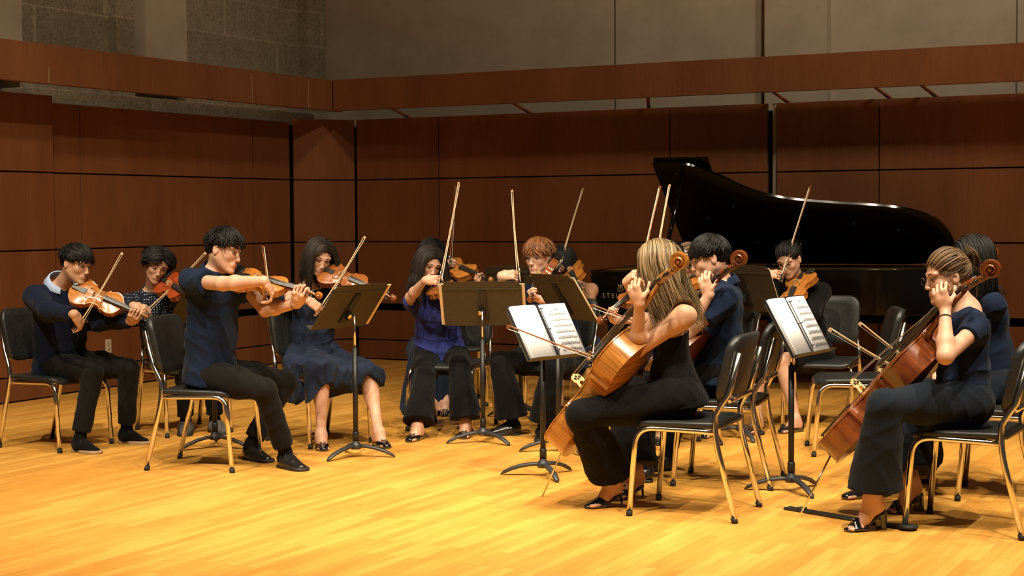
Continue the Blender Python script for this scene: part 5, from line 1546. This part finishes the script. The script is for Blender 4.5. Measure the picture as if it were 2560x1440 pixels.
chair({1: (2018, 1115), 0: (2035, 1142)}, 'empty black chair standing behind the cello on the right')
chair({1: (2411, 1219), 0: (2396, 1249)}, 'black chair under the long haired cellist, far right rear')
chair({1: (2320, 1286), 0: (2267, 1322), 2: (2556, 1351)}, 'black chair under the cellist with the hair bun, front right')
s, X, h = make_stand((538, 1118), .90, 139, 37, 'black music stand between the dotted shirt boy and the man with glasses', 20)
s, X, h = make_stand((890, 1142), .89, 146, 37, 'black music stand beside the girl in the short navy dress', 25)
folder(X, h, .03, 'cream music folder sticking out of the stand by the short navy dress', .52)
s, X, h = make_stand((1208, 1106), .87, 85, 30, 'black music stand with wide desk in front of the royal blue blouse', 50)
folder(X, h, 0, 'cream music folder on the wide centre stand', .55)
s, X, h = make_stand((1302, 1040), .93, 95, 32, 'black music stand mostly hidden behind the centre stand', 30)
s, X, h = make_stand((1396, 1128), .93, 29, 33, 'black music stand with slanted desk left of the piano lettering', 95)
folder(X, h, 0, 'cream music folder on the slanted stand left of the piano lettering', .53)
s, X, h = make_stand((1358, 1190), .79, -42, 30, 'black music stand in front of the blonde cellist', 30)
binder(X, h, 'open white music binder in front of the blonde cellist')
s, X, h = make_stand((1852, 1095), .955, 42, 25, 'black music stand behind the cellist in the navy polo shirt', 60)
folder(X, h, 0, 'cream music folder on the stand by the piano', .50)
s, X, h = make_stand((1978, 1228), .85, -33, 29, 'black music stand in front of the bun haired cellist on the right', 20)
binder(X, h, 'open white music binder with green edged sheet in front of the right cellist')

# small fixtures
def fixture(name, label, cat, px, py, frame, wd, ht, dp, material, fn=None):
    x = at_wall(px, frame, .0); o_ = frame @ V(x, 0, 0); d_ = ray(px, py); yy = (o_ - CP).dot(V(frame[0][1], frame[1][1], 0)) / V(d_.x, d_.y, 0).dot(V(frame[0][1], frame[1][1], 0)); z = (CP + d_ * yy).z
    root = empty(name, label, cat, frame @ V(x, 0, z - ht / 2)); inv = Matrix.Translation(-root.location) @ frame
    mb = MB(); mb.box((x, -dp / 2 - .001, z), (wd, dp, ht), bev=min(dp * .4, .004)); mb.build('cover_plate' if dp < .02 else 'housing', material, root, False, inv)
    if fn: fn(root, inv, x, z, dp)
    return root
def outl(root, inv, x, z, dp):
    for dz in (-.022, .022):
        mb = MB(); mb.box((x, -dp - .001, z + dz), (.032, .003, .030), bev=.001); so = mb.build('socket', M['white_plate'], root, False, inv)
        mb = MB(); mb.box((x - .006, -dp - .003, z + dz + .003), (.003, .002, .010)); mb.box((x + .006, -dp - .003, z + dz + .003), (.003, .002, .008)); mb.box((x, -dp - .003, z + dz - .009), (.005, .002, .005)); mb.build('slots', M['ink'], so, False, inv)
fixture('power_outlet', 'ivory power outlet on the left wall behind the boy in the sweater', 'power outlet', 265, 866, LEFT, .072, .118, .008, M['white_plate'], outl)
def boxl(root, inv, x, z, dp):
    mb = MB(); mb.ball((x + .03, -dp - .001, z + .03), (.006, .003, .006), 8); mb.build('indicator_light', M['led'], root, True, inv)
    mb = MB(); mb.box((x - .012, -dp - .001, z - .03), (.05, .002, .010)); mb.build('nameplate', M['stand_grey'], root, False, inv)
fixture('wall_box', 'white wall box with a green light near the centre stand pole', 'wall box', 1221, 829, BACK, .085, .115, .04, M['paper'], boxl)
# endpin anchor board
a_, b_ = G(1985, 1276), G(2280, 1326); an = empty('endpin_anchor', 'flat black endpin anchor board on the floor, front right', 'endpin anchor', a_, math.atan2((b_ - a_).y, (b_ - a_).x))
mb = MB(); L_ = (b_ - a_).length; mb.box((L_ / 2 - .02, 0, .007), (L_ + .05, .055, .012), bev=.003); mb.build('board', M['black_plastic'], an, False)
mb = MB(); mb.lathe((.05, 0, .012), (0, 0, 1), [(0, .026), (.010, .024), (.012, .014), (.006, .008)], 16); mb.build('cup', M['rubber'], an)
mb = MB(); mb.lathe((L_ - .02, 0, .010), (0, 0, 1), [(0, .045), (.010, .045), (.014, .03)], 18); mb.build('foot_ring', M['rubber'], an)
# ================================================================ people and their instruments
# 1 boy in a navy sweater, far left
T = W(178, 722, 9.98); 
T_ = T; S_ = reach(T, 388, 800, .58); N_ = V(.12, -.78, .62)
f_ = W(194, 830, 9.62); F1 = f_; F2 = reach(f_, 308, 634, .73, False)
person('young man in navy sweater and pale blue collar playing violin, far left',
    W(150, 906, 10.25), W(152, 715, 10.12), W(192, 660, 10.02), 62, 40, (62, 14, 8), 'black', male=True, skin='warm', top=('sweater', 'navy_knit'),
    arms={'R': (84, 806), 'L': (228, 832, 'far')},
    hands={'R': rh(F1, F2, (186, 792)), 'L': lh(T_, S_, N_, .45, 'violin')},
    legs={'R': ((232, 932), G(186, 1128), G(262, 1137)), 'L': ((322, 922), G(300, 1106), G(392, 1112))},
    hairfn=dict(g=guides_short(1, .075, .062, side_len=.045), cap=cap_short, seed=1), shoes='sneaker', bottom=('trousers', 'charcoal'))
instrument('violin', 'amber', T_, S_, N_, 'orange violin played by the young man in the navy sweater', 'violin')
bow(F1, F2, V(.6, .45, .2), 'bow of the violinist in the navy sweater', pale=True)
# 2 boy in a dotted shirt
T = W(408, 705, 10.75); 
T_ = T; S_ = reach(T, 492, 752, .58); N_ = V(-.35, -.6, .72)
f_ = W(362, 790, 10.35); F1 = f_; F2 = reach(f_, 516, 634, .73, False)
person('young man in a dotted dark shirt with centre parted black hair playing a red violin',
    W(440, 895, 11.0), W(382, 722, 10.9), W(393, 662, 10.75), 25, 15, (22, 22, 14), 'black', male=True, skin='warm', top=('shirt', 'dots'), s=.96,
    arms={'R': (326, 806), 'L': (440, 822)},
    hands={'R': rh(F1, F2, (318, 786)), 'L': lh(T_, S_, N_, .45, 'violin')},
    legs={'R': ((462, 930), G(466, 1080), G(456, 1106)), 'L': ((533, 926), G(530, 1078), G(588, 1094))},
    hairfn=dict(g=guides_short(2, .11, .10, part=.008, messy=.08, side_len=.055), cap=cap_short, seed=2), shoes='desert', bottom=('trousers', 'black'))
instrument('violin', 'red', T_, S_, N_, 'red violin under the chin of the boy in the dotted shirt', 'violin')
bow(F1, F2, V(.5, .4, .1), 'pale bow behind the man with glasses in front left', pale=True)
# 3 leader
T = W(584, 694, 9.28); 
T_ = T; S_ = reach(T, 803, 738, .58); N_ = V(.10, -.55, .8)
f_ = W(677, 752, 8.80); F1 = f_; F2 = reach(f_, 660, 617, .73, False)
person('young man with round glasses and navy polo shirt playing violin, front left',
    W(524, 930, 9.35), W(538, 676, 9.30), W(562, 626, 9.26), 78, 54, (70, 14, 10), 'black', male=True, skin='light', top=('polo', 'navy_polo'), glass=True, s=1.04,
    arms={'R': (536, 714), 'L': (662, 828, 'far')},
    hands={'R': rh(F1, F2, (650, 706)), 'L': lh(T_, S_, N_, .45, 'violin')},
    legs={'R': ((640, 950), G(700, 1166), G(790, 1184)), 'L': ((716, 934), G(614, 1146), G(692, 1160))},
    hairfn=dict(g=guides_short(3, .085, .058, messy=.5, side_len=.055), cap=cap_short, seed=3), extras=wristband('wristband', 'L', .93))
instrument('violin', 'amber', T_, S_, N_, 'orange violin played by the man with round glasses, front left', 'violin')
bow(F1, F2, V(.8, .2, -.2), 'bow of the man with round glasses, seen nearly end on')
# 4 girl in a short navy dress
T = W(802, 678, 10.30); 
T_ = T; S_ = reach(T, 988, 746, .58); N_ = V(.05, -.72, .7)
f_ = W(795, 790, 9.95); F1 = f_; F2 = reach(f_, 914, 594, .73, False)
person('girl in a short navy dress with long dark hair playing violin left of the centre',
    W(783, 900, 10.45), W(776, 712, 10.45), W(799, 642, 10.30), 38, 25, (24, 24, 10), 'darkbrown', male=False, skin='light', top=('dress', 'dress'), s=.98,
    arms={'R': (690, 766), 'L': (872, 806, 'far')},
    hands={'R': rh(F1, F2, (762, 754)), 'L': lh(T_, S_, N_, .45, 'violin')},
    legs={'R': ((806, 938), G(800, 1118), G(822, 1142)), 'L': ((925, 935), G(938, 1112), G(998, 1130))},
    hairfn=dict(g=guides_long(4, .36, .012, wave=.3), cap=cap_long, seed=4, collide=True), shoes='flat', bottom=('skirt', 'dress'))
instrument('violin', 'brown', T_, S_, N_, 'glossy brown violin played by the girl in the short navy dress', 'violin')
bow(F1, F2, V(.5, .5, .1), 'bow of the girl in the short navy dress', pale=True)
# 5 girl in a royal blue blouse
T = W(1094, 718, 10.95); 
T_ = T; S_ = reach(T, 1160, 760, .58); N_ = V(-.2, -.6, .7)
f_ = W(1101, 716, 10.55); F1 = f_; F2 = reach(f_, 1149, 457, .73, False)
person('girl in royal blue blouse playing violin behind the wide centre music stand',
    W(1105, 896, 11.05), W(1080, 728, 11.02), W(1074, 660, 10.92), 5, 10, (24, 20, 10), 'darkbrown', male=False, skin='light', top=('blouse', 'royal'), s=1.0,
    arms={'R': (990, 756), 'L': (1150, 812)},
    hands={'R': rh(F1, F2, (1050, 738)), 'L': lh(T_, S_, N_, .45, 'violin')},
    legs={'R': ((1066, 892), G(1054, 1096), G(996, 1114)), 'L': ((1148, 892), G(1166, 1088), G(1152, 1106))},
    hairfn=dict(g=guides_long(5, .46, .0, wave=.15), cap=cap_long, seed=5, collide=True), shoes='flat', bottom=('flare', 'black'))
instrument('violin', 'brown', T_, S_, N_, 'dark violin under the hand of the girl in the royal blue blouse', 'violin')
bow(F1, F2, V(.5, .5, .1), 'bow of the girl in the royal blue blouse, taller of the two crossing bows', pale=True)
# 6 player behind her
T = W(1106, 664, 12.0); 
T_ = T; S_ = reach(T, 1232, 700, .65); N_ = V(.1, -.8, .6)
f_ = W(1129, 664, 11.8); F1 = f_; F2 = reach(f_, 1140, 467, .73, False)
person('violist in a long navy skirt, hidden behind the girl in the royal blue blouse',
    W(1086, 880, 12.15), W(1084, 700, 12.1), W(1079, 636, 12.0), 8, 15, (30, 20, 8), 'black', male=False, skin='light', top=('tee', 'navy'), s=.98,
    arms={'R': (1070, 770), 'L': (1170, 770)},
    hands={'R': rh(F1, F2, (1122, 690)), 'L': lh(T_, S_, N_, .45, 'viola')},
    legs={'R': ((1058, 880), G(1084, 1034), G(1080, 1046)), 'L': ((1140, 880), G(1112, 1034), G(1114, 1046))},
    hairfn=dict(g=guides_long(6, .28, .0, n=420), cap=cap_long, seed=6, collide=True), shoes='flat', bottom=('long_skirt', 'dress'))
instrument('viola', 'amber', T_, S_, N_, 'bright orange viola above the wide centre music stand', 'viola')
bow(F1, F2, V(.8, .2, .1), 'bow crossing behind the bow of the royal blue blouse, shorter of the two')
# 7 boy with reddish hair
T = W(1374, 672, 10.62); 
T_ = T; S_ = reach(T, 1322, 752, .65); N_ = V(-.85, -.25, .45)
f_ = W(1294, 702, 10.42); F1 = f_; F2 = reach(f_, 1278, 477, .73, False)
person('young man with reddish hair and glasses in a navy polo shirt holding a viola, centre',
    W(1400, 905, 10.75), W(1368, 714, 10.72), W(1345, 642, 10.6), -38, -28, (-30, 6, -2), 'auburn', male=True, skin='light', top=('polo', 'navy_polo'), glass=True, s=1.0,
    arms={'R': (1262, 778), 'L': (1425, 830)},
    hands={'R': rh(F1, F2, (1258, 704)), 'L': lh(T_, S_, N_, .45, 'viola')},
    legs={'R': ((1246, 886), G(1302, 1086), G(1200, 1090)), 'L': ((1382, 912), G(1362, 1092), G(1342, 1122))},
    hairfn=dict(g=guides_short(7, .09, .085, messy=.35, side_len=.05), cap=cap_short, seed=7), bottom=('flare', 'black'))
instrument('viola', 'brown', T_, S_, N_, 'brown viola pointing at the camera, held by the boy with reddish hair', 'viola')
bow(F1, F2, V(-.6, .5, .1), 'pale upright bow left of the boy with reddish hair', pale=True)
# 8 girl behind him
T = W(1424, 668, 12.02); 
T_ = T; S_ = reach(T, 1452, 722, .58); N_ = V(-.45, -.6, .6)
f_ = W(1394, 676, 11.85); F1 = f_; F2 = reach(f_, 1456, 472, .73, False)
person('long haired girl with bare shoulders playing violin behind the boy with reddish hair',
    W(1452, 900, 12.2), W(1436, 708, 12.15), W(1404, 654, 12.0), -22, -30, (-38, 24, -6), 'black', male=False, skin='tan', top=('strapless', 'black'), s=.98,
    arms={'R': (1372, 772), 'L': (1478, 790)},
    hands={'R': rh(F1, F2, (1386, 700)), 'L': lh(T_, S_, N_, .45, 'violin')},
    legs={'R': ((1400, 892), G(1400, 1022), G(1380, 1034)), 'L': ((1478, 892), G(1484, 1030), G(1456, 1044))},
    hairfn=dict(g=guides_long(8, .34, -.02, back=.5), cap=cap_long, seed=8, collide=True), shoes='flat', bottom=('skirt', 'navy'))
instrument('violin', 'amber', T_, S_, N_, 'orange violin of the bare shouldered girl left of the piano', 'violin')
bow(F1, F2, V(-.4, .6, .1), 'bow rising in front of the face of the bare shouldered girl', pale=True)
# 9 blonde cellist
SG = W(1704, 644, 7.44); TG = reach(SG, 1412, 1112, 1.22, False)
T_ = TG; S_ = SG; N_ = V(-.80, .42, .42)
t_ = W(1266, 821, 7.95); F1 = reach(t_, 1604, 940, .70, False); F2 = t_
person('blonde woman in black strapless top and wide trousers playing cello, front centre',
    W(1684, 984, 7.85), W(1672, 742, 7.80), W(1642, 664, 7.80), -88, -100, (-108, 6, 6), 'blonde', male=False, skin='warm', top=('strapless', 'black'), s=1.06,
    sh={'L': W(1716, 790, 7.64)},
    arms={'R': (1590, 880, 'far'), 'L': (1590, 876)},
    hands={'R': rh(F1, F2, (1600, 922)), 'L': lh(T_, S_, N_, .985, 'cello', shift=V(-.035, 0, 0))},
    legs={'L': ((1458, 1030, 'near'), G(1560, 1262), G(1442, 1274)), 'R': ((1560, 1004), G(1612, 1240), G(1530, 1252))},
    hairfn=dict(g=guides_long(9, .45, .0, n=850, wave=.08, back=.25, gr=.6), cap=cap_long, seed=9, collide=True, grav=V(.42, .0, -1)), shoes='slingback', legk=1.06, bottom=('flare', 'black'))
c_, _ = instrument('cello', 'cello_gold', T_, S_, N_, 'golden flamed cello leaning on the blonde woman', 'cello')
endpin(c_, G(1356, 1241))
bow(F1, F2, V(-.2, .1, -.9), 'dark cello bow crossing the white binder, front centre', 'cello')
# 10 hidden player
T = W(1652, 700, 9.75); 
T_ = T; S_ = reach(T, 1496, 802, .58); N_ = V(-.3, -.5, .75)
f_ = W(1597, 694, 9.4); F1 = f_; F2 = reach(f_, 1648, 467, .73, False)
person('violinist with black hair hidden behind the blonde cellist, only the hands showing',
    W(1650, 925, 9.95), W(1662, 722, 9.9), W(1660, 655, 9.8), -45, -40, (-50, 20, -8), 'black', male=False, skin='light', top=('tee', 'navy'), s=.98,
    arms={'R': (1586, 790), 'L': (1640, 812)},
    hands={'R': rh(F1, F2, (1572, 738)), 'L': lh(T_, S_, N_, .45, 'violin')},
    legs={'R': ((1560, 930), G(1575, 1104), G(1556, 1118)), 'L': ((1640, 930), G(1655, 1104), G(1640, 1120))},
    hairfn=dict(g=guides_bun(10), cap=cap_short, seed=10), shoes='flat', bottom=('trousers', 'black'))
instrument('violin', 'brown', T_, S_, N_, 'violin whose scroll shows beside the blonde cellist and slanted stand', 'violin')
bow(F1, F2, V(-.4, .6, .1), 'bow left of the piano lid prop, left one of the close pair')
# 11 headband
T = W(1738, 700, 10.1); 
T_ = T; S_ = reach(T, 1640, 770, .58); N_ = V(-.4, -.5, .7)
f_ = W(1630, 700, 10.08); F1 = f_; F2 = reach(f_, 1672, 463, .73, False)
person('violinist with brown hair and a white headband, between the two front cellists',
    W(1770, 915, 10.4), W(1752, 722, 10.35), W(1720, 655, 10.2), -55, -50, (-62, 30, -8), 'lightbrown', male=False, skin='light', top=('tee', 'navy'), s=.98,
    arms={'R': (1640, 800), 'L': (1724, 800)},
    hands={'R': rh(F1, F2, (1622, 740)), 'L': lh(T_, S_, N_, .45, 'violin')},
    legs={'R': ((1690, 920), G(1700, 1086), G(1676, 1100)), 'L': ((1760, 920), G(1775, 1088), G(1750, 1102))},
    hairfn=dict(g=guides_bun(11, (-.10, -.06, 0)), cap=cap_short, seed=11), shoes='flat', bottom=('trousers', 'black'),
    extras=lambda root, P, fr, O, J: (lambda mb: (mb.tube([Vector(P(.035 - .02 * abs(t), .024 + .104 * math.cos(t), .088 * math.sin(t))) - O for t in [-1.5 + 3.0 * i / 16 for i in range(17)]], .004, 8, flat=(tuple(fr[0]), 3.6)), mb.build('headband', M['paper'], root)))(MB()))
instrument('violin', 'amber', T_, S_, N_, 'violin under the chin of the player with the white headband', 'violin')
bow(F1, F2, V(-.4, .6, .1), 'bow left of the piano lid prop, right one of the close pair', pale=True)
# 12 male cellist
SG = W(1853, 638, 8.28); TG = reach(SG, 1555, 1068, 1.22, False)
T_ = TG; S_ = SG; N_ = V(-.80, .42, .42)
t_ = W(1476, 768, 8.75); F1 = reach(t_, 1776, 874, .70, False); F2 = t_
person('young man in a navy polo shirt playing cello, seen from behind beside the blonde woman',
    W(1796, 926, 8.72), W(1806, 704, 8.68), W(1772, 646, 8.62), -88, -92, (-88, 16, -4), 'black', male=True, skin='light', top=('polo', 'navy_polo'), s=1.0,
    sh={'L': W(1812, 752, 8.44)},
    arms={'R': (1720, 850, 'far'), 'L': (1722, 806, 'near')},
    hands={'R': rh(F1, F2, (1700, 880)), 'L': lh(T_, S_, N_, 1.0, 'cello')},
    legs={'L': ((1600, 962), G(1634, 1204), G(1560, 1206)), 'R': ((1700, 940), G(1690, 1172), G(1620, 1178))},
    hairfn=dict(g=guides_short(12, .085, .075, messy=.15, side_len=.05), cap=cap_short, seed=12), bottom=('trousers', 'black'))
instrument('cello', 'cello_red', T_, S_, N_, 'red cello mostly hidden, its scroll by the ear of the young man', 'cello')
bow(F1, F2, V(-.2, .1, -.9), 'reddish cello bow crossing the scroll left of the blonde woman', 'cello')
# 13 girl in black
T = W(2012, 688, 10.88); 
T_ = T; S_ = reach(T, 1952, 800, .65); N_ = V(-.50, -.6, .6)
f_ = W(1950, 700, 10.7); F1 = f_; F2 = reach(f_, 2024, 466, .73, False)
person('girl in black jacket with tied up hair playing viola before the piano',
    W(2010, 884, 11.0), W(2000, 712, 10.95), W(1972, 650, 10.85), -35, -28, (-34, 24, -6), 'black', male=False, skin='light', top=('jacket', 'black'), s=.98,
    arms={'R': (1925, 790), 'L': (2048, 812)},
    hands={'R': rh(F1, F2, (1914, 728)), 'L': lh(T_, S_, N_, .45, 'viola')},
    legs={'R': ((1892, 918), G(1902, 1078), G(1846, 1092)), 'L': ((1958, 925), G(2004, 1078), G(1914, 1088))},
    hairfn=dict(g=guides_bun(13, (-.115, .05, -.0)), cap=cap_short, seed=13), shoes='flat', bottom=('shorts', 'black'))
instrument('viola', 'amber', T_, S_, N_, 'orange viola of the girl in the black jacket', 'viola')
bow(F1, F2, V(-.4, .6, .1), 'bow rising across the face of the girl in the black jacket')
# 14 right cellist
SG = W(2484, 664, 7.16); TG = reach(SG, 2082, 1128, 1.22, False)
T_ = TG; S_ = SG; N_ = V(-.80, .42, .42)
t_ = W(2071, 828, 7.95); F1 = reach(t_, 2352, 990, .70, False); F2 = t_
person('woman with brown hair bun and glasses playing cello in wide trousers, front right',
    W(2404, 1000, 7.45), W(2418, 764, 7.42), W(2366, 692, 7.42), -88, -90, (-84, 10, -2), 'lightbrown', male=False, skin='light', top=('tee', 'navy'), s=1.06, glass=True,
    sh={'L': W(2440, 822, 7.28)},
    arms={'R': (2390, 900, 'far'), 'L': (2356, 878)},
    hands={'R': rh(F1, F2, (2352, 906)), 'L': lh(T_, S_, N_, 1.0, 'cello', shift=V(-.03, 0, 0))},
    legs={'L': ((2176, 1040, 'near'), G(2212, 1322), G(2106, 1330)), 'R': ((2250, 1010), G(2304, 1276), G(2222, 1284))},
    hairfn=dict(g=guides_bun(14, (-.115, .055, 0)), cap=cap_short, seed=14), shoes='block_heel', legk=1.06, bottom=('jeans_flare', 'denim'), extras=wristband('bracelet', 'L', .80, .031))
c_, _ = instrument('cello', 'cello_red', T_, S_, N_, 'reddish brown cello leaning on the woman with the hair bun', 'cello')
endpin(c_, G(2004, 1280, .02))
bow(F1, F2, V(-.2, .1, -.9), 'cello bow pointing left across the empty chair, lower of the two', 'cello', True)
# 15 behind her
TG = W(2170, 1090, 8.75)
T_ = TG; S_ = reach(TG, 2484, 622, 1.23); N_ = V(-.80, .42, .42)
t_ = W(2146, 812, 8.75); F1 = reach(t_, 2392, 996, .70, False); F2 = t_
person('long black haired cellist in a blue top behind the woman with hair bun',
    W(2482, 960, 8.42), W(2462, 728, 8.38), W(2428, 648, 8.36), -88, -92, (-94, 8, 0), 'black', male=False, skin='light', top=('tee', 'navy_polo'), s=1.06,
    arms={'R': (2440, 860, 'far'), 'L': (2420, 840)},
    hands={'R': rh(F1, F2, (2400, 930)), 'L': lh(T_, S_, N_, 1.0, 'cello')},
    legs={'L': ((2290, 994), G(2190, 1240), G(2122, 1248)), 'R': ((2330, 980), G(2320, 1206), G(2240, 1212))},
    hairfn=dict(g=guides_long(15, .40, .0, n=500, wave=.1, back=.4), cap=cap_long, seed=15, collide=True), shoes='flat', bottom=('jeans_flare', 'denim'))
instrument('cello', 'cello_red', T_, S_, N_, 'second cello on the right, its scroll just above the nearer one', 'cello')
bow(F1, F2, V(-.2, .1, -.9), 'cello bow pointing left across the empty chair, upper of the two', 'cello', True)
